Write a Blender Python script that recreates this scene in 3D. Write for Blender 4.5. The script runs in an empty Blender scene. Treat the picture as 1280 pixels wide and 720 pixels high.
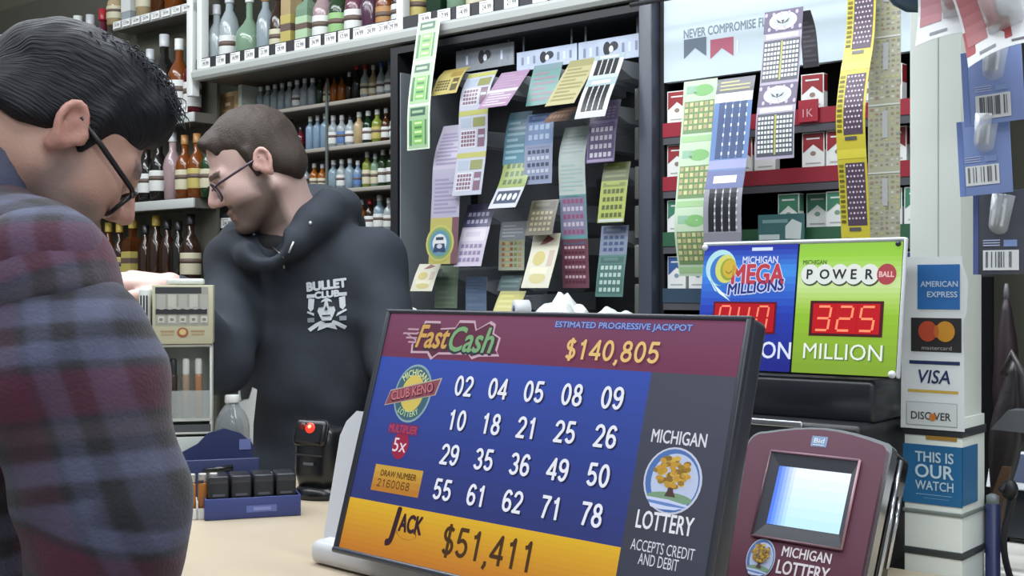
import bpy, bmesh, math, random
import numpy as np
from mathutils import Vector, Matrix
from mathutils.bvhtree import BVHTree

scene = bpy.context.scene
COL = scene.collection
rnd = random.Random(7)
R = math.radians
# ------------------------------------------------------------------ camera, world, lights, exposure
CAM_H = 1.42
FPX = 1500.0
cam_data = bpy.data.cameras.new('camera')
cam_data.sensor_fit = 'HORIZONTAL'
cam_data.sensor_width = 36.0
cam_data.lens = 36.0 * FPX / 1280.0
cam_data.clip_start = 0.02
cam = bpy.data.objects.new('camera', cam_data)
cam.location = (0, 0, CAM_H)
cam.rotation_euler = (R(90), 0, 0)
COL.objects.link(cam)
scene.camera = cam

vs = scene.view_settings
scene.display_settings.display_device = 'sRGB'
vs.view_transform = 'Standard'
vs.look = 'None'
vs.exposure = 0.12
vs.gamma = 1.0
vs.use_curve_mapping = False

world = bpy.data.worlds.new('world')
scene.world = world
world.use_nodes = True
world.node_tree.nodes['Background'].inputs[0].default_value = (0.86, 0.93, 1.0, 1)
world.node_tree.nodes['Background'].inputs[1].default_value = 0.42

YAW = R(-40)                      # the whole shop (wall, counter, signs) is turned by this
TV = Vector((math.cos(YAW), math.sin(YAW), 0))       # along the wall, to the right
NV = Vector((-math.sin(YAW), math.cos(YAW), 0))      # into the wall, away from the camera
W0 = Vector((0, 3.3, 0))


def W(s, d, z):
    return W0 + TV * s + NV * d + Vector((0, 0, z))


def lamp(name, s, d, z, sx, sy, power, color=(0.93, 0.97, 1.0), tilt=0.0):
    l = bpy.data.lights.new(name, 'AREA')
    l.shape = 'RECTANGLE'
    l.size, l.size_y = sx, sy
    l.energy = power
    l.color = color
    o = bpy.data.objects.new(name, l)
    o.location = W(s, d, z)
    o.rotation_euler = (tilt, 0, YAW)
    COL.objects.link(o)
    return o


lamp('ceiling_lamp', -0.9, -1.15, 3.0, 2.6, 0.35, 36, tilt=R(16))
lamp('ceiling_lamp', 1.2, -0.95, 3.0, 2.6, 0.35, 38, tilt=R(16))
lamp('ceiling_lamp', 0.2, -2.2, 3.1, 4.0, 0.35, 38, tilt=R(20))
lamp('ceiling_lamp', 4.0, -3.0, 3.1, 3.0, 0.5, 40, tilt=R(24))


# ------------------------------------------------------------------ helpers
def lin(c):
    return tuple((x / 12.92 if x <= 0.04045 else ((x + 0.055) / 1.055) ** 2.4) for x in c)


def rgb(h):
    if isinstance(h, str):
        h = h.lstrip('#')
        h = tuple(int(h[i:i + 2], 16) / 255 for i in (0, 2, 4))
    return lin(h)


_mats = {}


def mat(h, rough=0.5, metal=0.0, emit=0.0, trans=0.0, alpha=1.0, spec=0.5, noise=0.0, nscale=20.0, bump=0.0, coat=0.0):
    """A procedural material; noise varies the colour with a noise texture, bump adds relief."""
    key = (h, rough, metal, emit, trans, alpha, spec, noise, nscale, bump, coat)
    if key in _mats:
        return _mats[key]
    m = bpy.data.materials.new('material_%d' % len(_mats))
    m.use_nodes = True
    nt = m.node_tree
    b = nt.nodes['Principled BSDF']
    c = rgb(h)
    b.inputs['Base Color'].default_value = (*c, 1)
    b.inputs['Roughness'].default_value = rough
    b.inputs['Metallic'].default_value = metal
    b.inputs['Transmission Weight'].default_value = trans
    b.inputs['Alpha'].default_value = alpha
    b.inputs['Specular IOR Level'].default_value = spec
    b.inputs['Coat Weight'].default_value = coat
    if emit:
        b.inputs['Base Color'].default_value = (c[0] * .25, c[1] * .25, c[2] * .25, 1)
        b.inputs['Emission Color'].default_value = (*c, 1)
        b.inputs['Emission Strength'].default_value = emit
    if noise or bump:
        tc = nt.nodes.new('ShaderNodeTexCoord')
        n = nt.nodes.new('ShaderNodeTexNoise')
        n.inputs['Scale'].default_value = nscale
        n.inputs['Detail'].default_value = 5
        nt.links.new(tc.outputs['Object'], n.inputs['Vector'])
        if noise:
            mx = nt.nodes.new('ShaderNodeMix')
            mx.data_type = 'RGBA'
            mx.inputs[6].default_value = (*[x * (1 - noise) for x in c], 1)
            mx.inputs[7].default_value = (*[min(1, x * (1 + noise)) for x in c], 1)
            nt.links.new(n.outputs['Fac'], mx.inputs[0])
            nt.links.new(mx.outputs[2], b.inputs['Base Color'])
        if bump:
            bp = nt.nodes.new('ShaderNodeBump')
            bp.inputs['Strength'].default_value = bump
            bp.inputs['Distance'].default_value = 0.01
            nt.links.new(n.outputs['Fac'], bp.inputs['Height'])
            nt.links.new(bp.outputs['Normal'], b.inputs['Normal'])
    _mats[key] = m
    return m


class MB:
    """Collects shapes and links them as ONE mesh object."""

    def __init__(self):
        self.v, self.f, self.m, self.s, self.slots = [], [], [], [], []
        self.T = None

    def slot(self, m):
        if m not in self.slots:
            self.slots.append(m)
        return self.slots.index(m)

    def add(self, verts, faces, m, smooth=False):
        o = len(self.v)
        if self.T is not None:
            verts = [tuple(self.T @ Vector(p)) for p in verts]
        self.v.extend(tuple(p) for p in verts)
        k = self.slot(m)
        for f in faces:
            self.f.append(tuple(i + o for i in f))
            self.m.append(k)
            self.s.append(smooth)
        return self

    def box(self, x0, x1, y0, y1, z0, z1, m, bev=0.0, seg=2):
        if bev <= 0:
            v = [(x, y, z) for z in (z0, z1) for y in (y0, y1) for x in (x0, x1)]
            f = [(0, 2, 3, 1), (4, 5, 7, 6), (0, 1, 5, 4), (2, 6, 7, 3), (0, 4, 6, 2), (1, 3, 7, 5)]
            return self.add(v, f, m)
        bm = bmesh.new()
        bmesh.ops.create_cube(bm, size=1)
        for q in bm.verts:
            q.co = Vector(((x0 + x1) / 2 + q.co.x * (x1 - x0), (y0 + y1) / 2 + q.co.y * (y1 - y0), (z0 + z1) / 2 + q.co.z * (z1 - z0)))
        bmesh.ops.bevel(bm, geom=bm.edges[:], offset=bev, segments=seg, affect='EDGES', profile=0.5)
        bm.verts.index_update()
        self.add([q.co[:] for q in bm.verts], [[q.index for q in f.verts] for f in bm.faces], m, True)
        bm.free()
        return self

    def lathe(self, prof, m, n=16, c=(0, 0, 0), smooth=True, sx=1.0, sy=1.0):
        v, f = [], []
        for r, z in prof:
            for i in range(n):
                a = 2 * math.pi * i / n
                v.append((c[0] + r * sx * math.cos(a), c[1] + r * sy * math.sin(a), c[2] + z))
        for j in range(len(prof) - 1):
            for i in range(n):
                k = (i + 1) % n
                f.append((j * n + i, j * n + k, (j + 1) * n + k, (j + 1) * n + i))
        f.append(tuple(reversed(range(n))))
        f.append(tuple(range((len(prof) - 1) * n, len(prof) * n)))
        return self.add(v, f, m, smooth)

    def tube(self, pts, r, m, n=8, closed=False):
        pts = [Vector(p) for p in pts]
        N = len(pts)
        rr = r if isinstance(r, (list, tuple)) else [r] * N
        v, f = [], []
        up = None
        for i, p in enumerate(pts):
            if closed:
                t = (pts[(i + 1) % N] - pts[i - 1]).normalized()
            else:
                t = (pts[min(i + 1, N - 1)] - pts[max(i - 1, 0)]).normalized()
            if up is None:
                up = t.orthogonal().normalized()
            up = (up - t * up.dot(t))
            up = up.normalized() if up.length > 1e-6 else t.orthogonal().normalized()
            w = t.cross(up)
            for k in range(n):
                a = 2 * math.pi * k / n
                v.append(p + up * (rr[i] * math.cos(a)) + w * (rr[i] * math.sin(a)))
        for i in range(N if closed else N - 1):
            j = (i + 1) % N
            for k in range(n):
                l = (k + 1) % n
                f.append((i * n + k, i * n + l, j * n + l, j * n + k))
        if not closed:
            f.append(tuple(reversed(range(n))))
            f.append(tuple(range((N - 1) * n, N * n)))
        return self.add(v, f, m, True)

    def ball(self, c, r, m, n=14):
        if not isinstance(r, (tuple, list)):
            r = (r, r, r)
        prof = [(max(1e-4, math.sin(math.pi * i / 9)), -math.cos(math.pi * i / 9)) for i in range(10)]
        v, f = [], []
        for q, z in prof:
            for i in range(n):
                a = 2 * math.pi * i / n
                v.append((c[0] + r[0] * q * math.cos(a), c[1] + r[1] * q * math.sin(a), c[2] + r[2] * z))
        for j in range(9):
            for i in range(n):
                k = (i + 1) % n
                f.append((j * n + i, j * n + k, (j + 1) * n + k, (j + 1) * n + i))
        return self.add(v, f, m, True)

    def prism(self, outline, y0, y1, m, smooth=False, m_side=None):
        """outline in (x, z), extruded along y."""
        n = len(outline)
        v = [(x, y0, z) for x, z in outline] + [(x, y1, z) for x, z in outline]
        self.add(v, [tuple(range(n)), tuple(reversed(range(n, 2 * n)))], m, False)
        self.add(v, [(i, i + n, (i + 1) % n + n, (i + 1) % n) for i in range(n)], m_side or m, smooth)
        return self

    def mesh(self, name):
        me = bpy.data.meshes.new(name)
        me.from_pydata(self.v, [], self.f)
        for s in self.slots:
            me.materials.append(s)
        me.polygons.foreach_set('material_index', self.m)
        me.polygons.foreach_set('use_smooth', self.s)
        me.update()
        return me

    def build(self, name, parent=None, loc=None, rz=None):
        o = bpy.data.objects.new(name, self.mesh(name))
        COL.objects.link(o)
        if parent is not None:
            o.parent = parent
        if loc is not None:
            o.location = loc
        if rz is not None:
            o.rotation_euler = (0, 0, rz)
        return o


def tag(o, label=None, cat=None, group=None, kind=None):
    if label:
        o['label'] = label
    if cat:
        o['category'] = cat
    if group:
        o['group'] = group
    if kind:
        o['kind'] = kind
    return o


def thing(name, label, cat, loc=(0, 0, 0), rz=YAW, group=None):
    o = bpy.data.objects.new(name, None)
    o.empty_display_size = 0.05
    COL.objects.link(o)
    o.location = loc
    o.rotation_euler = (0, 0, rz)
    return tag(o, label, cat, group)


ORD = ['first', 'second', 'third', 'fourth', 'fifth', 'sixth', 'seventh', 'eighth', 'ninth', 'tenth', 'eleventh', 'twelfth',
       'thirteenth', 'fourteenth', 'fifteenth', 'sixteenth', 'seventeenth', 'eighteenth', 'nineteenth', 'twentieth',
       'twenty-first', 'twenty-second', 'twenty-third', 'twenty-fourth']


def P(px, py, Y):
    """A point of the place from its bearing and its distance."""
    return Vector(((px - 640) / FPX * Y, Y, CAM_H + (360 - py) / FPX * Y))


def wl(px, py, d):
    """Bearing -> (s, z) on the vertical plane at depth d of the shelf wall."""
    k = (px - 640) / FPX
    s = (k * (3.3 + .76604 * d) - .64279 * d) / (.76604 + .64279 * k)
    Y = 3.3 - .64279 * s + .76604 * d
    return s, CAM_H + (360 - py) / FPX * Y


def depth_of(px, s):
    k = (px - 640) / FPX
    return (k * (3.3 - .64279 * s) - .76604 * s) / (.64279 - .76604 * k)


def s_of(px, d):
    return wl(px, 0, d)[0]


class Plane:
    """A tilted panel's own frame: u to the right, v up, on a plane turned by yaw and leaning back by pitch."""

    def __init__(self, O, yaw, pitch):
        self.O = Vector(O)
        self.M = (Matrix.Rotation(R(yaw), 3, 'Z') @ Matrix.Rotation(R(pitch), 3, 'X'))

    def uv(self, px, py, off=0.0):
        d = Vector(((px - 640) / FPX, 1, (360 - py) / FPX))
        C = Vector((0, 0, CAM_H))
        n = self.M @ Vector((0, 1, 0))
        O = self.O + n * off
        t = (O - C).dot(n) / d.dot(n)
        l = self.M.transposed() @ (C + d * t - self.O)
        return l.x, l.z


_txt = {}


def text_geo(s, bold=0.0, shear=0.0):
    key = (s, bold, shear)
    if key not in _txt:
        cu = bpy.data.curves.new('lettering', 'FONT')
        cu.body = s
        cu.size = 1
        cu.offset = bold
        cu.shear = shear
        cu.resolution_u = 3
        ob = bpy.data.objects.new('lettering', cu)
        COL.objects.link(ob)
        dg = bpy.context.evaluated_depsgraph_get()
        ev = ob.evaluated_get(dg)
        me = ev.to_mesh()
        v = [(q.co.x, q.co.y) for q in me.vertices]
        f = [tuple(p.vertices) for p in me.polygons]
        ev.to_mesh_clear()
        bpy.data.objects.remove(ob)
        bpy.data.curves.remove(cu)
        xs = [p[0] for p in v] or [0]
        ys = [p[1] for p in v] or [0]
        _txt[key] = (v, f, min(xs), max(xs), min(ys), max(ys))
    return _txt[key]


class Art:
    """Flat printing laid on a surface given by fn(u, v, lift) -> xyz."""

    def __init__(self, mb, fn, mfn, step=0.0):
        self.mb, self.fn, self.mfn, self.step = mb, fn, mfn, step
        self.L = 0.0006

    def M(self, c):
        return self.mfn(c) if isinstance(c, str) else c

    def poly(self, pts, c, lift=1):
        self.mb.add([self.fn(u, v, lift * self.L) for u, v in pts], [tuple(range(len(pts)))], self.M(c))

    def rect(self, u0, v0, u1, v1, c, lift=1):
        n = 1
        if self.step:
            n = max(1, int(math.ceil(abs(v1 - v0) / self.step)))
        vs_ = [v0 + (v1 - v0) * i / n for i in range(n + 1)]
        pts = []
        for v in vs_:
            pts += [self.fn(u0, v, lift * self.L), self.fn(u1, v, lift * self.L)]
        self.mb.add(pts, [(2 * i, 2 * i + 1, 2 * i + 3, 2 * i + 2) for i in range(n)], self.M(c))

    def ell(self, cu, cv, ru, rv, c, lift=1, n=20, a0=0.0, a1=360.0, rin=0.0):
        k = max(3, int(n * (a1 - a0) / 360))
        A = [R(a0 + (a1 - a0) * i / k) for i in range(k + 1)]
        out = [(cu + ru * math.cos(a), cv + rv * math.sin(a)) for a in A]
        if rin:
            inn = [(cu + ru * rin * math.cos(a), cv + rv * rin * math.sin(a)) for a in A]
            for i in range(k):
                self.poly([out[i], out[i + 1], inn[i + 1], inn[i]], c, lift)
        else:
            if a1 - a0 >= 360:
                out = out[:-1]
            self.poly(out, c, lift)

    def text(self, s, cu, cv, h, c, w=None, bold=0.0, shear=0.0, rot=0.0, lift=2, arc=None, outline=None, ob=0.03):
        if outline is not None:
            self.text(s, cu, cv, h, outline, w, bold + ob, shear, rot, lift - 1, arc)
        if bold > .012:                       # heavier strokes: the same letters laid again a hair to each side
            b_ = bold * h * .9
            for k in range(8):
                th = k * math.pi / 4
                self.text(s, cu + b_ * math.cos(th), cv + b_ * math.sin(th), h, c, w, 0.0, shear, rot, lift - .02 - .004 * k, arc)
        bold = 0.0
        v, f, x0, x1, y0, y1 = text_geo(s, bold, shear)
        if not v:
            return
        sy = h / (y1 - y0)
        sx = (w / (x1 - x0)) if w else sy
        ca, sa = math.cos(R(rot)), math.sin(R(rot))
        pts = []
        for x, y in v:
            a, b = (x - (x0 + x1) / 2) * sx, (y - (y0 + y1) / 2) * sy
            if arc:
                th = a / arc
                rr_ = arc + b
                a, b = rr_ * math.sin(th), rr_ * math.cos(th) - arc
            pts.append(self.fn(cu + a * ca - b * sa, cv + a * sa + b * ca, lift * self.L))
        self.mb.add(pts, f, self.M(c))


def _arc(cx, cy, rx, ry, a0, a1, n=12):
    return [(cx + rx * math.cos(R(a0 + (a1 - a0) * i / n)), cy + ry * math.sin(R(a0 + (a1 - a0) * i / n))) for i in range(n + 1)]


GLYPH = {
    '0': [_arc(.28, .5, .20, .44, 0, 360, 20)], '1': [[(.12, .76), (.24, .80), (.31, .94), (.31, .0)]],
    '2': [_arc(.28, .69, .20, .25, 175, -38) + [(.10, .07), (.07, .06), (.50, .06)]],
    '3': [_arc(.27, .715, .18, .225, 160, -85) + _arc(.27, .275, .205, .225, 85, -162)],
    '4': [[(.40, 0), (.40, .94), (.04, .28), (.55, .28)]],
    '5': [[(.48, .94), (.15, .94), (.10, .50)] + _arc(.27, .32, .205, .26, 128, -155)],
    '6': [_arc(.29, .30, .20, .245, 0, 360, 16), _arc(.31, .46, .225, .48, 42, 190)],
    '7': [[(.06, .94), (.50, .94), (.34, .56), (.23, 0)]],
    '8': [_arc(.28, .735, .165, .205, 0, 360, 16), _arc(.28, .275, .20, .225, 0, 360, 16)],
    '$': [_arc(.28, .705, .19, .215, 35, 265) + _arc(.28, .285, .20, .225, 85, -150), [(.28, 1.06), (.28, -.10)]],
    ',': [[(.12, .07), (.13, -.04), (.05, -.19)]],
}
GLYPH['9'] = [[(.56 - x, 1 - y) for x, y in s_] for s_ in GLYPH['6']]


def numerals(a, s, cu, cv, h, c, w, lw=.13, lift=2, shear=0.0):
    """plain grotesque figures drawn as even strokes"""
    adv = [(.27 if ch == ',' else .62) for ch in s]
    sx = w / sum(adv)
    x = -w / 2
    for ch, ad in zip(s, adv):
        for line in GLYPH[ch]:
            P2 = [(x + px_ * sx + (py_ - .5) * h * shear, (py_ - .5) * h) for px_, py_ in line]
            r = lw * h / 2
            rx = r * min(1.0, sx / (h * .95)) if sx < h else r
            for i in range(len(P2) - 1):
                (x0, y0), (x1, y1) = P2[i], P2[i + 1]
                L = math.hypot(x1 - x0, y1 - y0) or 1e-9
                nx, ny = -(y1 - y0) / L * rx, (x1 - x0) / L * r
                a.poly([(cu + x0 + nx, cv + y0 + ny), (cu + x1 + nx, cv + y1 + ny), (cu + x1 - nx, cv + y1 - ny), (cu + x0 - nx, cv + y0 - ny)], c, lift)
            for x0, y0 in P2[1:-1]:
                a.ell(cu + x0, cv + y0, rx, r, c, lift + .05, 8)
        x += ad * sx


def flat(mb, T=None, y=0.0):
    """Printing on the front of an upright local plane (x right, z up, facing -y)."""
    def fn(u, v, l):
        return (u, y - l, v)
    return fn


INK = lambda c: mat(c, .55)
GLOW = lambda c: mat(c, .35, emit=.88)
# ------------------------------------------------------------------ the setting
m_floor = mat('8d8578', .45, noise=.12, nscale=6)
m_wall = mat('6a6a5c', .8, noise=.08, nscale=12, bump=.1)
m_white = mat('d9dcda', .4)
m_offwhite = mat('c6cac4', .45)
m_greyshelf = mat('5d5a55', .5, noise=.15, nscale=30)
m_black = mat('15161a', .5)
m_blackgloss = mat('121318', .25)
m_slate = mat('363b47', .4)
m_dark = mat('25262b', .55)


def struct(name, mb, loc=W0, rz=YAW):
    return tag(mb.build(name, None, loc, rz), kind='structure')


struct('floor', MB().box(-4.0, 5.5, -6.0, 0.62, -.05, 0, m_floor))
struct('wall_back', MB().box(-4.0, 5.5, .56, .62, 0, 3.2, m_wall))
struct('wall_left', MB().box(-4.0, -3.9, -6.0, .56, 0, 3.2, m_wall))

# ------------------------------------------------------------------ shelving
TAGS = ['19.99', '17.99', '14.99', '24.99', '21.99', '29.99', '12.99', '34.99']


def price_tag(parent, s, z, i, w=.05, h=.026, y=-.003):
    b = MB()
    b.box(s - w / 2, s + w / 2, y - .0015, y, z - h / 2, z + h / 2, mat('d9dad8', .5))
    a = Art(b, lambda u, v, l: (s + u, y - .0015 - l, z + v), INK)
    a.text(TAGS[i % len(TAGS)], .002, -.001, h * .42, '4a4c50', w * .66, bold=.01)
    a.rect(-w * .46, h * .30, w * .1, h * .38, '9a9ca0')
    return b.build('price_tag', parent)


def shelf_unit(name, label, s0, s1, boards, d1, uprights=(), lip='tag', tags=True, back=True, zb=0.0, cat='shelving', d0=0.0, bot=0.0, thick=.035, board_m=None, lip_m=None):
    """boards: heights of the standing surfaces; the unit's origin is on the floor at its left front corner."""
    t = thing(name, label, cat, W(s0, d0, 0))
    L = s1 - s0
    D = d1 - d0
    for z in boards:
        b = MB()
        b.box(0, L, .012, D, z - thick, z, board_m or m_greyshelf)
        if lip == 'round':
            prof = [(-.012, z - thick - .004), (-.02, z - thick + .006), (-.022, z - .012), (-.014, z - .002), (.012, z), (.012, z - thick - .004)]
            b.add([(x, y, q) for x in (0, L) for y, q in prof], [(i, (i + 1) % 6, (i + 1) % 6 + 6, i + 6) for i in range(6)] + [tuple(range(6)), tuple(range(11, 5, -1))], lip_m or m_offwhite)
        else:
            b.box(0, L, 0, .012, z - thick, z, lip_m or m_offwhite, .003)
        b.build('shelf_board', t)
    if back:
        MB().box(0, L, D - .012, D, bot, max(boards) + .45, mat('4b4a40', .7, noise=.1)).build('back_panel', t)
    for u in uprights:
        MB().box(u - s0 - .017, u - s0 + .017, -.004, .03, bot, max(boards) + .6, m_white, .004).build('upright', t)
    for u in (0.004, L - .004):
        b = MB()
        b.box(u - .004, u + .004, .03, D - .012, bot, min(boards), m_greyshelf)
        if bot < .5:
            b.build('side_panel', t)
    return t


sA = -1.475
sL = s_of(141, 0)
left_unit = shelf_unit('liquor_shelving', 'narrow liquor shelving with white edged boards and price tags between the two men', sL, sA, [1.428, 1.74, 2.045, 2.435], .115, bot=.9, lip_m=mat('aeb2b0', .4))
MB().box(sA - sL - .034, sA - sL, -.004, .03, 2.10, 2.95, m_white, .004).build('upright', left_unit)
far_unit = shelf_unit('liquor_shelving', 'far left liquor shelving, bottle necks showing above the hair of the man in plaid', -3.3, sL - .01, [1.428, 1.74, 2.215], .14, bot=.9, lip_m=mat('aeb2b0', .4))
MB().box(0, sL - .01 + 3.3, .13, .145, 2.6, 3.0, mat('5a584a', .7)).build('top_fascia', far_unit)
for i in range(8):
    price_tag(left_unit, sA - .48 + i * .064 - sL, 2.418, i)
for i in range(2):
    price_tag(left_unit, sA - .125 + i * .07 - sL, 2.06, i + 3, h=.03, w=.055)

upper_unit = shelf_unit('wall_shelf', 'long upper wall shelf with grey rounded lip and white price tags', sA + .02, 1.25, [2.188], .50, lip='round', bot=2.10, back=False,
                        uprights=(), lip_m=mat('a6aaa8', .4))
for u in (sA + .04, s_of(500, 0)):
    MB().box(u - sA - .02 - .014, u - sA - .02 + .014, -.004, .03, 2.188, 2.95, m_white, .004).build('upright', upper_unit)
MB().box(0, 1.23 - sA, .488, .5, 2.188, 2.95, mat('4b4a40', .7, noise=.1)).build('back_panel', upper_unit)
MB().box(0, 1.23 - sA, -.001, .012, 2.181, 2.226, m_dark).build('tag_rail', upper_unit)
o = sA + .02
for i, px in enumerate([258, 277, 295, 313, 331, 352, 376, 395, 414, 431, 450, 465, 480, 493]):
    price_tag(upper_unit, s_of(px, 0) - o, 2.205, i, w=.052, h=.034)
for i, px in enumerate([532, 556, 580, 609, 640, 676, 716, 752, 790]):
    price_tag(upper_unit, s_of(px, 0) - o, 2.207, i, w=.05, h=.034)

# the recessed bay of small bottles
b0, b1 = s_of(305, .12), s_of(516, .12)
BAYZ = [2.035, 1.887, 1.745, 1.60, 1.45, 1.30]
bay = shelf_unit('display_cabinet', 'recessed dark cabinet of small bottle shelves behind the man in the hoodie', b0, b1, BAYZ, .34, d0=.12, lip='flat', back=False,
                 lip_m=mat('8d8880', .45), board_m=mat('5e5a55', .55), thick=.014, bot=.0)
MB().box(0, b1 - b0, .208, .22, 0, 2.14, mat('4b4842', .7)).build('back_panel', bay)
MB().box(-.02, .0, -.01, .22, 0, 2.14, mat('a9b0a6', .5)).build('side_panel', bay)
MB().box(b1 - b0, b1 - b0 + .02, -.01, .22, 0, 2.14, m_black).build('side_panel', bay)
gx = s_of(410, .12) - b0
MB().box(gx - .004, gx + .004, -.008, -.002, 1.2, 2.10, mat('6f7574', .15, metal=.4)).build('glass_door_edge', bay)
MB().box(b1 - b0 - .03, b1 - b0 - .024, -.008, -.002, 1.2, 2.10, mat('6f7574', .15, metal=.4)).build('glass_door_edge', bay)

# a short low shelf of tags between the two
low = shelf_unit('side_shelf', 'short dark shelf with two white price cards left of the bearded man', s_of(262, .13), s_of(298, .13), [1.80, 1.40], .40, d0=.13, lip='flat', lip_m=m_dark, bot=0.0)
for i, px in enumerate([257, 277]):
    price_tag(low, s_of(px + 8, .13) - s_of(262, .13), 1.655, i + 2, w=.075 if i else .04, h=.036)
MB().box(0, s_of(298, .13) - s_of(262, .13), -.002, .003, 1.63, 1.69, m_dark).build('tag_rail', low)

# ------------------------------------------------------------------ bottles
PROF = {
    'spirit': ([(.115, 0), (.138, .01), (.14, .5), (.13, .57), (.085, .66), (.05, .72), (.045, .93)], (.15, .45), .14),
    'vodka': ([(.12, 0), (.135, .01), (.135, .64), (.12, .70), (.055, .76), (.045, .94)], (.12, .5), .135),
    'flask': ([(.14, 0), (.16, .01), (.165, .55), (.15, .64), (.07, .73), (.06, .92)], (.14, .48), .165),
    'round': ([(.15, 0), (.185, .02), (.19, .36), (.17, .46), (.09, .56), (.045, .64), (.045, .94)], (.12, .36), .19),
    'decanter': ([(.09, 0), (.12, .02), (.125, .30), (.14, .48), (.11, .60), (.055, .70), (.045, .92)], (.1, .3), .126),
    'square': ([(.12, 0), (.13, .01), (.13, .60), (.115, .66), (.05, .72), (.05, .93)], (.14, .5), .13),
    'wine': ([(.12, 0), (.128, .01), (.128, .55), (.10, .66), (.05, .76), (.045, .94)], (.14, .42), .128),
    'carton': ([(.115, 0), (.12, .005), (.12, .92), (.115, .93)], (.12, .6), .12),
}
_proto = {}


def bottle(kind, glass, label, cap, H, s, d, z, text, group, cat='bottle', name='bottle', clear=True):
    key = (kind, glass, label, cap)
    if key not in _proto:
        prof, (a, b), lr = PROF[kind]
        n = 4 if kind in ('square', 'carton') else 14
        g = MB()
        gm = mat(glass, .12, trans=.45 if clear else 0.0, coat=.0)
        rot = math.pi / 4 if n == 4 else 0
        q = 1.25 if n == 4 else 1.0
        T = Matrix.Rotation(rot, 4, 'Z')
        g.T = T
        g.lathe([(r * q, h) for r, h in prof], gm, n, smooth=n > 4)
        lb = cp = None
        if label:
            lb = MB()
            lb.T = T
            lb.lathe([(lr * q + .004, a), (lr * q + .006, a + .01), (lr * q + .006, b - .01), (lr * q + .004, b)], mat(label, .55), n, smooth=n > 4)
            lb.lathe([(lr * q + .0075, a + (b - a) * .52), (lr * q + .0075, a + (b - a) * .74)], mat('5a4a42', .6), n, smooth=n > 4)
            lb = lb.mesh('label')
        if cap:
            cp = MB()
            r = prof[-1][0]
            zt = prof[-1][1]
            cp.lathe([(r + .014, zt - .09), (r + .016, zt - .08), (r + .014, zt + .055), (r * .6, zt + .06)], mat(cap, .35), 10)
            cp = cp.mesh('cap')
        _proto[key] = (g.mesh('bottle_glass'), lb, cp)
    g, lb, cp = _proto[key]
    o = bpy.data.objects.new(name, g)
    COL.objects.link(o)
    o.location = W(s, d, z)
    o.rotation_euler = (0, 0, YAW + (0 if kind in ('square', 'carton') else rnd.uniform(-.6, .6)))
    o.scale = (H, H, H)
    tag(o, text, cat, group)
    for nm, me in (('label', lb), ('cap', cp)):
        if me is not None:
            c = bpy.data.objects.new(nm, me)
            COL.objects.link(c)
            c.parent = o
    return o


CN = {'b8c4c8': 'clear glass', 'a9b6bd': 'clear glass', '9fb6c4': 'pale blue glass', '8fa9c0': 'blue tinted glass', '3a2418': 'dark brown', '5a3218': 'brown',
      '8a4a18': 'amber', 'a8601c': 'bright amber', '2f4a2c': 'green glass', '1d3a26': 'dark green', '9aa84a': 'yellow green', '23201f': 'black',
      'b9a0a4': 'pinkish glass', 'c08a7a': 'peach', '8fae94': 'pale green glass', '6a2230': 'dark red', 'c9b48a': 'pale gold', '7d4a5c': 'rose pink', '5a3a50': 'purple'}
LN = {None: 'bare', 'c4c6c4': 'white labelled', 'b5b096': 'cream labelled', 'a89a56': 'yellow labelled', '4a6a9a': 'blue labelled', '2c2a2c': 'black labelled', '9a7040': 'orange labelled',
      '9cb494': 'green labelled', '7ca468': 'bright green labelled', 'b03040': 'red labelled'}
ARTN = {'spirit': 'bottle', 'vodka': 'straight bottle', 'flask': 'flask bottle', 'round': 'round bottle', 'decanter': 'waisted bottle', 'square': 'square bottle', 'wine': 'long necked bottle', 'carton': 'carton'}


def row(items, d, z, phrase, group, H, min_gap=.003):
    """items: (bearing px, kind, glass, label, cap, height factor); told apart by look and by their order on the board."""
    last = -9
    for i, (px, kind, gl, lb, cp, hf) in enumerate(items):
        s = s_of(px, d)
        r = (PROF[kind][2] + .008) * H * hf + .001
        s = max(s, last + r + .0015)
        last = s + r
        bottle(kind, gl, lb, cp, H * hf, s, d, z + .0006, '%s %s %s, %s from left, %s' % (LN[lb], CN[gl], ARTN[kind], ORD[i], phrase), group)


C1, C2, C3, C4 = 'b8c4c8', 'a9b6bd', '9fb6c4', '8fa9c0'
DB, BR, AM, BA = '3a2418', '5a3218', '8a4a18', 'a8601c'
GR, DG, YG, BK = '2f4a2c', '1d3a26', '9aa84a', '23201f'
wh, cr, ye, bl, bk, og = 'c4c6c4', 'b5b096', 'a89a56', '4a6a9a', '2c2a2c', '9a7040'
sil, red, blu, blk, wcap, gol = 'b8bcc0', '9a2028', '3a5a90', '1c1c20', 'd4d8d6', 'a89040'
# bay rows (small bottles)
row([(326, 'flask', C2, None, wcap, 1), (335, 'flask', C2, None, wcap, 1), (341, 'flask', C2, None, sil, 1), (350, 'flask', C2, None, sil, 1), (359, 'flask', C2, None, wcap, 1),
     (368, 'flask', C1, wh, wcap, 1.02), (377, 'flask', C2, None, sil, 1.03), (386, 'flask', C2, None, wcap, 1), (394, 'flask', DG, None, blk, .97), (407, 'spirit', 'c08a7a', cr, blk, 1.03),
     (416, 'flask', BA, None, blk, .92), (425, 'flask', BA, None, blk, .92), (434, 'spirit', DB, None, sil, .98), (443, 'spirit', BK, None, red, 1.2), (452, 'spirit', C1, cr, red, 1.15),
     (462, 'spirit', 'c9b48a', cr, sil, 1.08), (474, 'spirit', C1, wh, blu, 1.12), (484, 'spirit', C1, wh, blu, 1.15), (493, 'spirit', C1, wh, sil, 1.15), (502, 'spirit', AM, cr, blu, 1.1)],
    .18, BAYZ[0], 'top board of recessed cabinet', 'small bottles on the top cabinet board', .105)
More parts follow.
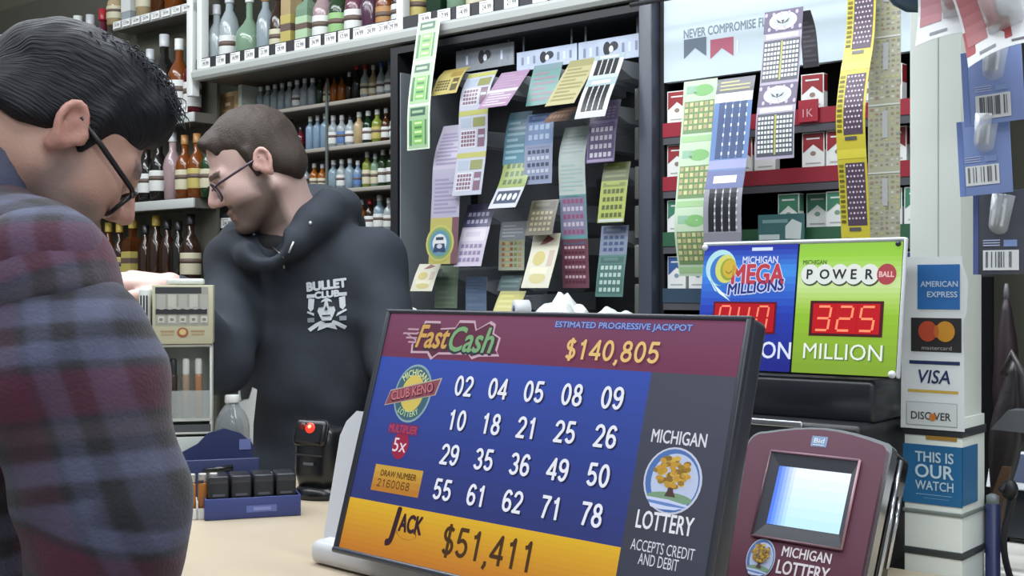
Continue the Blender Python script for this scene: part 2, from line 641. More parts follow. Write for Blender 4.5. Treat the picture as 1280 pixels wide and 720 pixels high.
row([(345, 'flask', BR, None, og, .9), (353, 'flask', C1, None, wcap, .85), (365, 'spirit', C1, wh, blk, 1.05), (376, 'flask', '6a2230', None, blk, .8), (388, 'vodka', C4, None, wcap, 1.05),
     (397, 'vodka', C4, None, wcap, 1.05), (406, 'vodka', C4, None, wcap, 1.08), (415, 'flask', C1, wh, wcap, 1), (424, 'flask', C1, bl, wcap, .98), (432, 'flask', C1, wh, blk, .95),
     (443, 'flask', 'c9b48a', None, wcap, 1), (455, 'flask', DG, wh, wcap, 1), (466, 'flask', YG, ye, wcap, 1), (477, 'spirit', BR, wh, sil, 1), (486, 'spirit', C1, wh, blk, 1),
     (494, 'spirit', 'b9a0a4', None, blk, 1.12), (503, 'spirit', BA, cr, blk, 1.12)],
    .18, BAYZ[1], 'second board of recessed cabinet', 'small bottles on the second cabinet board', .115)
row([(330, 'flask', C1, None, wcap, 1), (341, 'flask', C2, None, wcap, 1), (352, 'flask', C1, None, sil, 1), (363, 'flask', '8fae94', None, wcap, 1), (372, 'flask', '8fae94', None, sil, 1),
     (382, 'flask', C2, bk, wcap, 1), (393, 'flask', BA, cr, sil, 1), (403, 'flask', BA, cr, sil, .95), (417, 'flask', C3, None, wcap, 1.05), (426, 'flask', C1, wh, wcap, 1.05),
     (436, 'flask', C3, None, wcap, 1.05), (445, 'flask', C4, bl, wcap, .95), (459, 'vodka', YG, cr, wcap, 1.18), (469, 'vodka', '8fae94', cr, wcap, 1.1), (478, 'vodka', GR, wh, wcap, 1.2),
     (488, 'vodka', GR, wh, wcap, 1.2), (497, 'vodka', DG, wh, blk, 1.1), (506, 'vodka', YG, wh, wcap, 1)],
    .18, BAYZ[2], 'third board of recessed cabinet', 'small bottles on the third cabinet board', .102)
row([(430, 'flask', C1, cr, wcap, 1), (440, 'flask', 'c9b48a', cr, red, 1), (450, 'flask', BA, cr, wcap, 1), (461, 'flask', DB, wh, red, 1), (472, 'flask', C3, wh, wcap, 1.1),
     (482, 'flask', C1, wh, wcap, 1), (491, 'flask', AM, cr, blk, 1.05), (500, 'flask', BR, cr, blk, 1.05), (509, 'flask', C4, wh, wcap, 1.1)],
    .18, BAYZ[3], 'fourth board of recessed cabinet', 'small bottles on the fourth cabinet board', .112)
row([(470, 'flask', BR, cr, blk, 1), (481, 'flask', C1, wh, sil, 1.1), (492, 'flask', C1, bk, sil, 1.05), (503, 'flask', BA, None, blk, 1.1)],
    .18, BAYZ[4], 'fifth board of recessed cabinet', 'small bottles on the lowest cabinet board', .118)
row([(478, 'flask', AM, cr, blk, 1), (490, 'flask', DB, wh, sil, 1), (502, 'flask', BA, None, blk, 1)],
    .18, BAYZ[5], 'bottom board of recessed cabinet', 'small bottles on the bottom cabinet board', .115)
# big bottles on the upper shelf
row([(271, 'decanter', C1, None, sil, 1), (286, 'wine', C1, wh, sil, 1.12), (312, 'round', '8fae94', None, wcap, 1.05), (328, 'wine', C2, None, og, 1), (343, 'wine', DB, cr, blk, .98), (363, 'carton', 'c9b48a', ye, None, .95),
     (385, 'square', '8fae94', '9cb494', wcap, 1), (404, 'spirit', 'b9a0a4', wh, blk, 1.02), (422, 'spirit', GR, '7ca468', wcap, 1), (440, 'spirit', '7d4a5c', wh, blk, 1),
     (457, 'decanter', '5a3a50', None, sil, .95), (472, 'spirit', AM, og, blk, .9), (488, 'spirit', DB, wh, blk, .88), (512, 'spirit', BA, ye, blk, 1)],
    .07, 2.188, 'upper shelf over small bottles', 'big bottles on the upper shelf', .245)
row([(550, 'square', DG, None, blk, 1), (567, 'spirit', '8fae94', None, blk, 1), (578, 'spirit', C1, cr, wcap, 1), (597, 'spirit', BA, ye, blk, 1), (620, 'spirit', BK, wh, gol, 1), (645, 'spirit', C1, wh, sil, 1)],
    .07, 2.188, 'upper shelf over lottery tickets', 'big bottles over the tickets', .25)
# left units
row([(146, 'round', 'c9b48a', cr, og, .7), (166, 'square', C1, wh, wcap, .9), (182, 'spirit', 'c9b48a', cr, sil, .9), (201, 'spirit', BR, None, red, .95), (219, 'spirit', AM, cr, blk, .95)],
    .055, 2.435, 'topmost board of left shelving', 'bottles on the topmost left board', .29)
row([(-14, 'spirit', BK, wh, wcap, 1.0), (3, 'spirit', AM, cr, wcap, 1.02), (19, 'spirit', DB, wh, wcap, .96), (34, 'spirit', GR, wh, sil, 1.04), (50, 'spirit', DB, wh, wcap, .98), (66, 'spirit', BK, cr, wcap, 1.04),
     (82, 'spirit', C1, None, wcap, .97), (97, 'spirit', AM, None, wcap, 1.0), (112, 'spirit', BK, wh, sil, .97), (127, 'spirit', '6a2230', wh, red, 1.0)],
    .065, 2.215, 'top board of far left shelving', 'bottles on the top far left board', .31)
row([(188, 'spirit', C1, None, sil, .95), (200, 'spirit', BK, None, sil, 1.1), (216, 'spirit', AM, wh, wcap, 1), (230, 'vodka', '6a2230', wh, blk, .8)],
    .055, 2.045, 'second board of left shelving', 'bottles on the second left board', .29)
row([(126, 'round', AM, cr, blk, .8), (148, 'flask', BA, cr, blk, .75), (165, 'flask', BR, wh, blk, .95), (184, 'spirit', BK, wh, red, .90), (199, 'spirit', BK, wh, red, .96), (216, 'decanter', 'b9a0a4', None, sil, .98),
     (231, 'spirit', AM, cr, og, .9), (245, 'spirit', AM, ye, og, .9), (257, 'spirit', GR, cr, og, .85)],
    .052, 1.74, 'third board of left shelving', 'bottles on the third left board', .265)
row([(122, 'spirit', BR, og, gol, 1.05), (136, 'spirit', BR, og, gol, 1.0), (149, 'spirit', DB, ye, gol, .98), (166, 'square', BR, ye, gol, 1.04), (182, 'wine', DB, None, blk, .92), (195, 'wine', DB, None, gol, 1.05), (207, 'wine', DB, None, blk, .98),
     (220, 'wine', BK, None, blk, .95), (234, 'spirit', DB, cr, blk, 1.05)],
    .055, 1.428, 'fourth board of left shelving', 'bottles on the fourth left board', .25)
row([(258, 'spirit', BR, wh, blk, 1), (269, 'spirit', AM, cr, blk, 1), (280, 'spirit', C3, wh, blk, .95), (290, 'spirit', C1, wh, blk, .95)],
    .22, 1.40, 'under short dark shelf', 'bottles under the short shelf', .22)

# cardboard cases stacked on the short shelf
zz = 1.8006
for i, (hh, ww, c, ln, px) in enumerate([(.10, .115, 'c2ab86', 'lowest', 281), (.085, .11, 'd3cdbf', 'second', 281), (.06, .115, 'b08a5a', 'third', 281), (.085, .105, 'c4a67a', 'topmost', 281)]):
    t = thing('liquor_case', '%s cardboard case, %s of the stack left of the recessed cabinet' % (['tan', 'white and tan', 'flat brown', 'pale tan'][i], ln), 'box', W(s_of(px + 5, .15), .15, zz), group='cases stacked by the cabinet')
    MB().box(-ww / 2, ww / 2, 0, .2, 0, hh, mat(c, .75, noise=.08), .002).build('carton', t)
    q = MB()
    a = Art(q, flat(q), INK)
    a.rect(-ww * .3, hh * .25, ww * .3, hh * .8, ['e2ded4', '8a5a3a', 'd8d2c4', '8f7550'][i])
    a.rect(-ww * .2, hh * .4, ww * .1, hh * .55, ['8a7a60', 'e0dacb', '6a4a30', 'd8c8a4'][i], 2)
    q.build('printed_label', t)
    zz += hh + .0006
# ------------------------------------------------------------------ lottery ticket cabinet
c0, c1 = b1 + .025, s_of(806, 0)
cab = thing('ticket_cabinet', 'black framed cabinet full of hanging scratch tickets, behind the keno display', 'cabinet', W(c0, 0, 0))
CL = c1 - c0
MB().box(0, CL, .36, .38, 0, 2.14, mat('4a4d52', .5)).build('back_panel', cab)
MB().box(0, .03, 0, .36, 0, 2.14, m_black).build('post', cab)
MB().box(CL, CL + .04, -.03, .36, 0, 2.14, m_slate, .004).build('post', cab)
MB().box(.03, CL, -.0, .36, 2.12, 2.14, m_black).build('top_panel', cab)
MB().box(.0, CL, -.22, .36, 1.315, 1.345, mat('3a3d42', .4), .004).build('ledge', cab)
MB().box(.0, CL, -.20, .36, 0, 1.315, m_black).build('base', cab)
# the header plates (brushed silver, with small dark emblem blots)
for i, (xa, xb, ya, yb) in enumerate([(570, 642, 58, 86), (646, 721, 60, 84), (723, 804, 47, 76)]):
    dd = .05
    sa, sb = s_of(xa, dd), s_of(xb, dd)
    z0 = wl((xa + xb) / 2, yb, dd)[1]
    z1 = wl((xa + xb) / 2, ya, dd)[1]
    q = MB()
    hw = (sb - sa) / 2
    q.box(-hw, hw, 0, .004, 0, z1 - z0, mat('aab4c8' if i else '80868c', .25, noise=.35, nscale=14))
    for x in (-hw * .8, hw * .8):
        q.box(x - .003, x + .003, .004, .006, .0, 2.1195 - z0, mat('50555c', .3))
    a = Art(q, flat(q), INK)
    h = z1 - z0
    a.ell(-.01, h * .55, .012, h * .30, '1d2027', 1)
    a.ell(.012, h * .62, .014, h * .2, '2a2d36', 1)
    a.ell(.004, h * .5, .007, h * .15, 'c8ccd4', 2)
    for k in range(-4, 5):
        if abs(k) > 1:
            a.rect(k * hw / 5 - .004, h * .3, k * hw / 5 + .004, h * .7, 'b9c3dc' if k % 2 else '727a8c')
    tag(q.build('header_plate', None, W((sa + sb) / 2, dd, z0), YAW), '%s silver header plate over the scratch tickets' % ['dull leftmost', 'bright middle', 'bright rightmost'][i], 'sign', 'header plates in the ticket cabinet')


# ---- ticket printing
def tk_grid(a, w, v0, v1, bg='ffffff', head='888888', dot='444444', nx=5, ny=4, panel=None, hf=.3, foot=None):
    L = v1 - v0
    a.rect(-w / 2, v0, w / 2, v1, bg)
    a.rect(-w * .42, v0 + L * .05, w * .42, v0 + L * hf * .9, head, 2)
    a.rect(-w * .30, v0 + L * hf * .3, w * .22, v0 + L * hf * .62, bg, 3)
    p0, p1 = v0 + L * hf, v1 - L * .08
    if panel:
        a.rect(-w * .45, p0, w * .45, p1, panel, 2)
    for i in range(nx):
        for j in range(ny):
            u = -w * .40 + w * .80 * (i + .5) / nx
            v = p0 + (p1 - p0) * (j + .5) / ny
            du, dv = w * .27 / nx, (p1 - p0) * .27 / ny
            a.rect(u - du, v - dv, u + du, v + dv, dot if isinstance(dot, str) else dot[(i if len(dot) > 2 else j) % len(dot)], 3)
    if foot:
        a.rect(-w * .46, v1 - L * .08, w * .46, v1 - L * .015, foot, 2)


def tk_bars(a, w, v0, v1, bg='cfd8dc', bar='15171c', n=4, head='9fc0c4', gap='dfe8ea', foot='b8b4d8', hf=.2):
    L = v1 - v0
    a.rect(-w / 2, v0, w / 2, v1, bg)
    a.rect(-w / 2, v0, w / 2, v0 + L * hf, head, 2)
    a.rect(-w * .3, v0 + L * hf * .3, w * .3, v0 + L * hf * .7, 'e8eaf0', 3)
    p0, p1 = v0 + L * hf, v1 - L * .16
    for i in range(n):
        u = -w * .38 + w * .76 * (i + .5) / n
        a.rect(u - w * .30 / n, p0, u + w * .30 / n, p1, bar, 3)
        for j in range(6):
            q = p0 + (p1 - p0) * (j + .5) / 6
            a.rect(u + w * .30 / n, q - L * .02, u + w * .46 / n, q + L * .02, gap, 3)
    a.rect(-w / 2, v1 - L * .14, w / 2, v1 - L * .02, foot, 2)


def tk_mix(a, w, v0, v1, bg='b9c0d8', head='c8c84a', blocks=('9aa04a', '8a5a78', 'a4b8d0', 'd8d8e4')):
    L = v1 - v0
    a.rect(-w / 2, v0, w / 2, v1, bg)
    a.rect(-w / 2, v0 + L * .02, w / 2, v0 + L * .14, head, 2)
    a.rect(0, v0 + L * .2, w * .42, v0 + L * .42, blocks[0], 2)
    a.rect(-w * .42, v0 + L * .2, -w * .05, v0 + L * .42, blocks[2], 2)
    a.rect(-w * .42, v0 + L * .48, w * .12, v0 + L * .9, blocks[3], 2)
    for i in range(5):
        for j in range(4):
            u, v = -w * .40 + w * .1 * (i + .5), v0 + L * (.5 + .095 * (j + .5))
            a.rect(u - w * .04, v - L * .034, u + w * .04, v + L * .034, blocks[1], 3)
    a.rect(w * .18, v0 + L * .48, w * .42, v0 + L * .9, blocks[1], 2)
    a.rect(w * .2, v0 + L * .62, w * .4, v0 + L * .68, bg, 3)


def tk_lines(a, w, v0, v1, bg='bfb4d4', ink='9a8fc0', n=9, head=None):
    L = v1 - v0
    a.rect(-w / 2, v0, w / 2, v1, bg)
    if head:
        a.rect(-w / 2, v0, w / 2, v0 + L * .16, head, 2)
    for j in range(n):
        v = v0 + L * (.2 + .75 * j / n)
        a.rect(-w * .4, v, w * (.4 if j % 3 else .1), v + L * .35 / n, ink, 2)


def tk_cash(a, w, v0, v1, bg='a5cf98', ink='4f8f52', dark='3f6a58', rim='d4e4cc'):
    L = v1 - v0
    a.rect(-w / 2, v0, w / 2, v1, rim)
    a.rect(-w * .43, v0 + L * .03, w * .43, v1 - L * .03, bg, 2)
    a.rect(-w * .36, v0 + L * .06, w * .30, v0 + L * .24, dark, 3)
    a.rect(-w * .28, v0 + L * .12, w * .2, v0 + L * .18, bg, 4)
    a.rect(-w * .22, v0 + L * .34, w * .22, v0 + L * .88, '7cc85a', 3)
    for j in range(5):
        v = v0 + L * (.38 + .1 * j)
        a.rect(-w * .16, v, w * .16, v + L * .05, ink if j % 2 else 'c8e49a', 4)
    a.rect(-w * .40, v0 + L * .34, -w * .28, v1 - L * .1, ink, 3)
    a.rect(w * .28, v0 + L * .34, w * .36, v1 - L * .1, ink, 3)


def tk_oval(a, w, v0, v1):
    L = v1 - v0
    a.rect(-w / 2, v0, w / 2, v1, 'a79cb8')
    a.rect(-w * .5, v0, w * .5, v0 + L * .30, '5c4f74', 2)
    for i in range(10):
        a.ell(-w * .45 + w * .1 * i, v0 + L * (.05 + .2 * (i % 2)), w * .04, L * .03, 'b9a8d0', 3, 8)
    a.ell(0, v0 + L * .15, w * .36, L * .12, 'd8dde0', 3, 22)
    a.ell(0, v0 + L * .15, w * .25, L * .075, 'b4bcc0', 4, 18)
    for k in (-1, 1):
        a.poly([(0, v0 + L * .19), (k * w * .17, v0 + L * .12), (k * w * .13, v0 + L * .17)], '3a3d48', 5)
    a.poly([(-w * .04, v0 + L * .14), (w * .04, v0 + L * .14), (0, v0 + L * .2)], '3a3d48', 5)
    a.rect(-w * .42, v0 + L * .32, w * .42, v0 + L * .38, 'd6d2e2', 2)
    a.rect(-w * .47, v0 + L * .40, w * .47, v0 + L * .96, '4c4f60', 2)
    for h in (-1, 1):
        for i in range(5):
            for j in range(8):
                u = h * w * .24 + (i - 2) * w * .085
                v = v0 + L * (.44 + .062 * j)
                a.rect(u - w * .03, v, u + w * .03, v + L * .038, 'd2dcd8' if (i + j) % 3 else 'eef4f2', 3)
    a.rect(-w * .015, v0 + L * .42, w * .03, v0 + L * .94, 'b9b84a', 3)


def tk_rainbow(a, w, v0, v1):
    L = v1 - v0
    a.rect(-w / 2, v0, w / 2, v1, 'd0c24a')
    a.rect(w * .28, v0, w * .5, v1, '8a5060', 2)
    for r, c, l in ((.50, 'd8d050', 3), (.43, '86b860', 4), (.35, '4f9ac0', 5), (.25, 'dfe6e8', 6)):
        a.ell(-w * .12, v0 + L * .55, w * r, L * r * .8, c, l, 22)
    a.poly([(-w * .34, v0 + L * .74), (-w * .28, v0 + L * .56), (w * .06, v0 + L * .56), (w * .10, v0 + L * .74)], '2f4a80', 7)
    a.ell(-w * .11, v0 + L * .62, w * .1, L * .05, 'c8d0dc', 8, 10)
    a.rect(-w * .25, v0 + L * .42, w * .02, v0 + L * .48, '40506a', 8)


def tk_yellow(a, w, v0, v1):
    L = v1 - v0
    a.rect(-w / 2, v0, w / 2, v1, 'd8c81e')
    a.rect(-w * .5, v0, w * .5, v0 + L * .10, 'eada2a', 2)
    a.rect(-w * .24, v0 + L * .15, w * .42, v0 + L * .84, '4f3d55', 2)
    for i in range(5):
        for j in range(11):
            u = -w * .18 + w * .12 * (i + .5 * (j % 2))
            v = v0 + L * (.18 + .058 * j)
            a.ell(u, v, w * .035, L * .013, 'cfa8c0' if (i + j) % 2 else 'e2d0dc', 3, 7)
    for j in range(12):
        v = v0 + L * (.16 + .056 * j)
        a.rect(-w * .46, v, -w * .30, v + L * .03, '6a5f10' if j % 2 else '8c8012', 3)
    a.rect(-w * .2, v0 + L * .86, w * .2, v0 + L * .9, '55555c', 3)


def tk_clear(a, w, v0, v1):
    L = v1 - v0
    a.rect(-w / 2, v0, w / 2, v1, 'b3b394')
    a.rect(-w * .5, v0, w * .5, v0 + L * .025, 'd4d8cc', 3)
    for i in range(6):
        for j in range(12):
            u = -w * .44 + w * .165 * i
            v = v0 + L * (.06 + .075 * j)
            c = rnd.choice(['9f9a60', 'a88a78', '8f9488', 'c4c07a', 'c8c8bc', 'a09a90'])
            a.rect(u, v, u + w * rnd.uniform(.06, .12), v + L * rnd.uniform(.02, .045), c, 2)
    a.rect(-w * .05, v0 + L * .1, w * .12, v0 + L * .5, 'b9bcc0', 3)


def tk_green(a, w, v0, v1):
    L = v1 - v0
    a.rect(-w / 2, v0, w / 2, v1, 'bcd8b4')
    a.ell(w * .1, v0 + L * .16, w * .3, L * .09, '7cc46a', 2, 14)
    a.rect(-w * .4, v0 + L * .08, -w * .1, v0 + L * .2, '8fc0a0', 2)
    a.rect(-w * .44, v0 + L * .32, w * .44, v0 + L * .82, '6f9a5c', 2)
    for i in range(6):
        for j in range(5):
            u = -w * .37 + w * .148 * i
            v = v0 + L * (.37 + .09 * j)
            a.rect(u - w * .05, v - L * .03, u + w * .05, v + L * .03, 'd4d48a' if (i + j) % 2 else 'c0a878', 3)
    a.rect(-w * .46, v0 + L * .86, w * .46, v0 + L * .95, '9fcf8a', 2)


def tk_pow(a, w, v0, v1):
    L = v1 - v0
    a.rect(-w / 2, v0, w / 2, v1, 'c9ccd8')
    a.rect(-w / 2, v0, w / 2, v0 + L * .55, '9fb84a', 2)
    for i in range(4):
        for j in range(3):
            a.rect(-w * .36 + w * .19 * i, v0 + L * (.06 + .16 * j), -w * .24 + w * .19 * i, v0 + L * (.16 + .16 * j), '4f7a3a', 3)
    a.rect(-w * .4, v0 + L * .62, w * .42, v0 + L * .9, '3c4a70', 2)
    for i in range(4):
        a.ell(-w * .27 + w * .19 * i, v0 + L * .76, w * .07, L * .08, 'dfe4ea', 3, 10)


def tk_fish(a, w, v0, v1):
    L = v1 - v0
    a.rect(-w / 2, v0, w / 2, v1, 'd6d0ac')
    a.poly([(-w * .2, v0 + L * .2), (w * .05, v0 + L * .02), (w * .3, v0 + L * .1), (w * .05, v0 + L * .18)], 'a03a34', 2)
    a.ell(-w * .12, v0 + L * .45, w * .22, L * .14, 'd8be3c', 2, 14)
    a.rect(-w * .35, v0 + L * .62, w * .3, v0 + L * .74, 'e4dcae', 2)
    a.ell(w * .0, v0 + L * .82, w * .3, L * .1, 'd4c25a', 2, 14)
    a.rect(w * .2, v0 + L * .3, w * .4, v0 + L * .6, 'c8a890', 2)


def soft(c, k=.72, b=1.0):
    v = [int(c[i:i + 2], 16) for i in (0, 2, 4)]
    g = sum(v) / 3
    return '%02x%02x%02x' % tuple(int((g + (x - g) * k) * b) for x in v)


def smooth_path(pts, n):
    pts = [np.array(p, float) for p in pts]
    if len(pts) == 2:
        return [pts[0] + (pts[1] - pts[0]) * i / n for i in range(n + 1)]
    ext = [2 * pts[0] - pts[1]] + pts + [2 * pts[-1] - pts[-2]]
    out = []
    m = max(2, n // (len(pts) - 1))
    for i in range(len(pts) - 1):
        p0, p1, p2, p3 = ext[i:i + 4]
        for k in range(m):
            t = k / m
            out.append(.5 * ((2 * p1) + (-p0 + p2) * t + (2 * p0 - 5 * p1 + 4 * p2 - p3) * t * t + (-p0 + 3 * p1 - 3 * p2 + p3) * t ** 3))
    out.append(pts[-1])
    return out


def strip(label, path, wpx, d0, segs, group='scratch tickets hanging in the black cabinet', name='ticket_strip', bin_=True, cat='lottery ticket', back='c9c6bc'):
    """A strip of tickets: leaves its bin at depth d0, then runs out and down along the bearings in path."""
    px, py = path[0]
    s, z = wl(px, py, d0)
    k = (px - 640) / FPX
    Y = 3.3 - .64279 * s + .76604 * d0
    w = wpx * Y / FPX / (.76604 + .64279 * k)
    pts = []
    for (x, y) in path:
        d = depth_of(x, s)
        yy = 3.3 - .64279 * s + .76604 * d
        pts.append((d - d0, CAM_H + (360 - y) / FPX * yy))
    zb = pts[-1][1]
    base = z
    pts = smooth_path([(d, q - base) for d, q in pts], 24)
    cum = [0.0]
    for i in range(1, len(pts)):
        cum.append(cum[-1] + float(np.linalg.norm(pts[i] - pts[i - 1])))
    L = cum[-1]

    def at(v):
        v = min(max(v, 0), L)
        i = int(np.searchsorted(cum, v, side='right')) - 1
        i = min(max(i, 0), len(pts) - 2)
        t = (v - cum[i]) / max(cum[i + 1] - cum[i], 1e-9)
        p = pts[i] + (pts[i + 1] - pts[i]) * t
        g = pts[i + 1] - pts[i]
        g = g / np.linalg.norm(g)
        n = np.array([g[1], -g[0]])
        return p, n

    def fn(u, v, l):
        p, n = at(v)
        return (u, p[0] + n[0] * l, p[1] + n[1] * l)
    q = MB()
    a = Art(q, fn, lambda c: mat(soft(c, .62, .86) if bin_ else soft(c, .75, .94), .34), step=.012)
    a.L = .0004
    a.rect(-w / 2, 0, w / 2, L, back, -1)
    tot = sum(f for _, f, _ in segs)
    v = 0.0
    for fnk, f, kw in segs:
        fnk(a, w, v, v + L * f / tot, **kw)
        v += L * f / tot
    root = tag(q.build(name, None, W(s, d0, base), YAW), label, cat, group)
    if bin_:
        bd = .33 - d0
        hb = min(.052, base - 1.349)
        t = thing('ticket_bin', 'smoky plastic bin that feeds the ' + bin_, 'ticket dispenser', W(s, d0, base - .002), group='ticket bins in the black cabinet')
        out = [(.004, -.012), (.004, -.6 * hb), (.07, -hb), (bd, -hb), (bd, -.0)]
        hw = w * .24
        bm = mat('b4bac0', .18, alpha=.75)
        q2 = MB()
        q2.add([(x, y, zz_) for x in (-hw, hw) for y, zz_ in out], [(i, (i + 1) % 5, (i + 1) % 5 + 5, i + 5) for i in range(5)] + [tuple(range(4, -1, -1)), tuple(range(5, 10))], bm)
        q2.build('tray', t)
        MB().box(-hw, hw, .001, .005, -.014, -.006, mat('b4babe', .2)).build('tray_lip', t)
    return root


G = dict
strip('pale green money ticket strip hanging from the upper shelf, leftmost in the cabinet', [(537, 24), (532, 62), (524, 128), (523, 187)], 28, -.035,
      [(tk_cash, 1, G()), (tk_cash, 1, G()), (tk_cash, 1, G(bg='98c090', dark='466e5a'))], bin_=None, group='green tickets at the cabinet edge')
strip('single yellow ticket curling out at the top left of the cabinet', [(572, 86), (563, 96), (554, 118)], 32, .0, [(tk_mix, 1, G(bg='d6bf4a', head='c8a83a', blocks=('b8902c', '6a5a2a', 'd8c04a', 'e0cc58')))], bin_='single yellow ticket')
strip('blue grey and olive ticket strip, first long strip in the top row', [(604, 90), (595, 112), (592, 136), (590, 186), (583, 244)], 36, .0,
      [(tk_mix, 1, G()), (tk_mix, 1, G()), (tk_mix, 1.05, G())], bin_='blue grey and olive strip')
strip('long lavender ticket strip ending in a rainbow ticket at the left', [(572, 156), (560, 196), (557, 250), (553, 330)], 35, .0,
      [(tk_lines, 1, G()), (tk_lines, 1, G(bg='b4acd0')), (tk_rainbow, .95, G())], bin_='long lavender strip')
strip('pink ticket folded over its bin in the top row', [(645, 89), (630, 112), (615, 134)], 36, .0, [(tk_lines, 1, G(bg='b785b4', ink='c49ac0', n=5)), (tk_lines, 1, G(bg='b886b6', ink='dcd0d8', n=5, head='d8d4d8'))], bin_='pink ticket')
strip('teal ticket with pink bars in the top row', [(686, 80), (680, 104), (675, 131)], 36, .0, [(tk_lines, 1, G(bg='4f9a94', ink='8a7484', n=6, head='5f8f9a'))], bin_='teal ticket with pink bars')
strip('pale yellow ticket leaning out in the top row', [(731, 74), (715, 102), (699, 131)], 36, .0, [(tk_lines, 1, G(bg='c9c07a', ink='a89c58', n=9, head='b0a860'))], bin_='pale yellow ticket')
strip('white and teal ticket with black stripes, rightmost in the top row', [(763, 68), (754, 96), (744, 122), (737, 147)], 38, -.032, [(tk_bars, .62, G(bg='d0d4d6', foot='b9d4d4')), (tk_bars, 1, G())], bin_='black striped ticket')
strip('small orange brown ticket under the pale yellow one', [(716, 134), (703, 141), (694, 152)], 30, .02, [(tk_grid, 1, G(bg='8f5f48', head='7a4a38', dot='b08868', nx=5, ny=2))], bin_='small orange brown ticket')
strip('narrow turquoise ticket strip half hidden behind the blue one', [(652, 140), (646, 165), (642, 206)], 28, .03, [(tk_lines, 1, G(bg='4a93b4', ink='8fc4d8', n=7, head='3a7a94'))], bin_='narrow turquoise strip')
strip('blue ticket with a grey number grid in the middle row', [(677, 142), (674, 165), (672, 230)], 35, .0, [(tk_grid, .8, G(bg='6f93cc', head='3f62ac', dot='a8c4ec', nx=4, ny=2)), (tk_grid, 1, G(bg='8c9cc4', head='8494bc', dot=('4a5478', 'c0cce4'), nx=5, ny=5, hf=.1))], bin_='blue number grid ticket')
strip('purple ticket with white dots at the right of the middle row', [(759, 126), (753, 160), (750, 203)], 35, .02, [(tk_grid, .5, G(bg='4f3a74', head='40305f', dot='7a68a0')), (tk_grid, 1, G(bg='7a62ac', head='5a4288', dot='d8d0e8', nx=5, ny=4, panel='5c4488', hf=.12, foot='a894cc'))], bin_='purple ticket with white dots')
strip('long strip of pale aqua, teal and crimson tickets, tallest in the middle', [(723, 158), (715, 195), (716, 250), (718, 300), (720, 360)], 33, .03,
      [(tk_lines, .75, G(bg='b9cfc8', ink='a0c0b8', n=6)), (tk_lines, .85, G(bg='c2d4cc', ink='a8d0cc', n=7)), (tk_grid, 1, G(bg='5fa8b0', head='4a98a4', dot=('b04a80', 'cfc0dc'), nx=5, ny=5, panel='8a80b0', hf=.06, foot='58b0b4')), (tk_grid, 1.1, G(bg='8a3f58', head='56608c', dot=('e0b8c4', '702840'), nx=6, ny=8, hf=.12))], bin_='pale aqua and crimson strip')
strip('green and white ticket with round letters, leaning out left of the blue one', [(648, 200), (641, 228), (627, 260)], 34, .0, [(tk_pow, 1, G())], bin_='green and white ticket')
strip('lime yellow ticket with a dark number grid at the right', [(772, 203), (768, 230), (763, 278)], 33, .02, [(tk_lines, .45, G(bg='5f7028', ink='8a9a3a', n=3)), (tk_grid, 1, G(bg='b4c832', head='8a9c28', dot='56661e', nx=5, ny=4, hf=.16, foot='c4cccc'))], bin_='lime yellow ticket')
strip('dark purple and pale lilac ticket strip in the lower left', [(602, 255), (595, 285), (590, 305), (584, 333)], 34, .0, [(tk_grid, .6, G(bg='4a4478', head='40386a', dot='a8a8d0', nx=5, ny=2)), (tk_grid, 1, G(bg='c4b4d4', head='d4c8d8', dot='8a72a8', nx=5, ny=3, hf=.4))], bin_='dark purple and lilac strip')
strip('dark olive ticket with gold print left of the long aqua strip', [(682, 250), (677, 272), (673, 294)], 34, .0, [(tk_grid, 1, G(bg='6a6348', head='4f4a36', dot='a89c68', nx=5, ny=4))], bin_='dark olive ticket')
strip('grey topped ticket with orange and green columns', [(643, 277), (640, 300), (639, 338)], 32, .02, [(tk_lines, .6, G(bg='8a94a0', ink='b4bcc4', n=4)), (tk_grid, 1, G(bg='a8b08c', head='b8c4a0', dot=('c8603a', 'c8c04a', 'b84a34', '7aa04a', 'c89a40'), nx=5, ny=5, hf=.04))], bin_='orange and green column ticket')
strip('cream and yellow ticket curling out at the bottom middle', [(684, 292), (680, 315), (668, 360)], 34, .0, [(tk_fish, 1, G())], bin_='cream and yellow ticket')
strip('blue and teal ticket strip at the bottom right', [(769, 282), (766, 318), (763, 345), (761, 371)], 34, .02, [(tk_grid, .7, G(bg='7a8cb0', head='4a5c94', dot='3c4f94', nx=4, ny=3)), (tk_grid, 1, G(bg='4a8a80', head='3a7068', dot='b0d4c8', nx=5, ny=4, panel='3f7a70', hf=.22))], bin_='blue and teal strip')
strip('white and yellow ticket sticking out at the bottom left edge', [(538, 330), (532, 345), (526, 364)], 27, .0, [(tk_fish, 1, G())], bin_='white and yellow ticket')
strip('dull green ticket pair inside the lowest left bin', [(560, 332), (558, 358), (557, 385)], 28, .03, [(tk_lines, 1, G(bg='7d9a74', ink='8fa888', n=3)), (tk_lines, 1, G(bg='829e78', ink='94ac8c', n=3))], bin_='dull green ticket pair')
strip('plain blue ticket in the lowest row', [(596, 346), (595, 366), (595, 388)], 26, .03, [(tk_lines, 1, G(bg='5f80b4', ink='6f8ec0', n=4)), (tk_lines, 1, G(bg='6f90c0', ink='7f9ccc', n=2))], bin_='plain blue ticket')
strip('bright yellow ticket lying low at the bottom', [(642, 364), (637, 376), (632, 390)], 32, -.02, [(tk_lines, 1, G(bg='ccc43a', ink='dcd44a', n=3, head='b8b044'))], bin_='bright yellow ticket')
strip('dark teal ticket above the bright yellow one', [(642, 340), (638, 352), (635, 364)], 27, .03, [(tk_lines, 1, G(bg='4f6f70', ink='6a8a8a', n=3))], bin_='dark teal ticket')

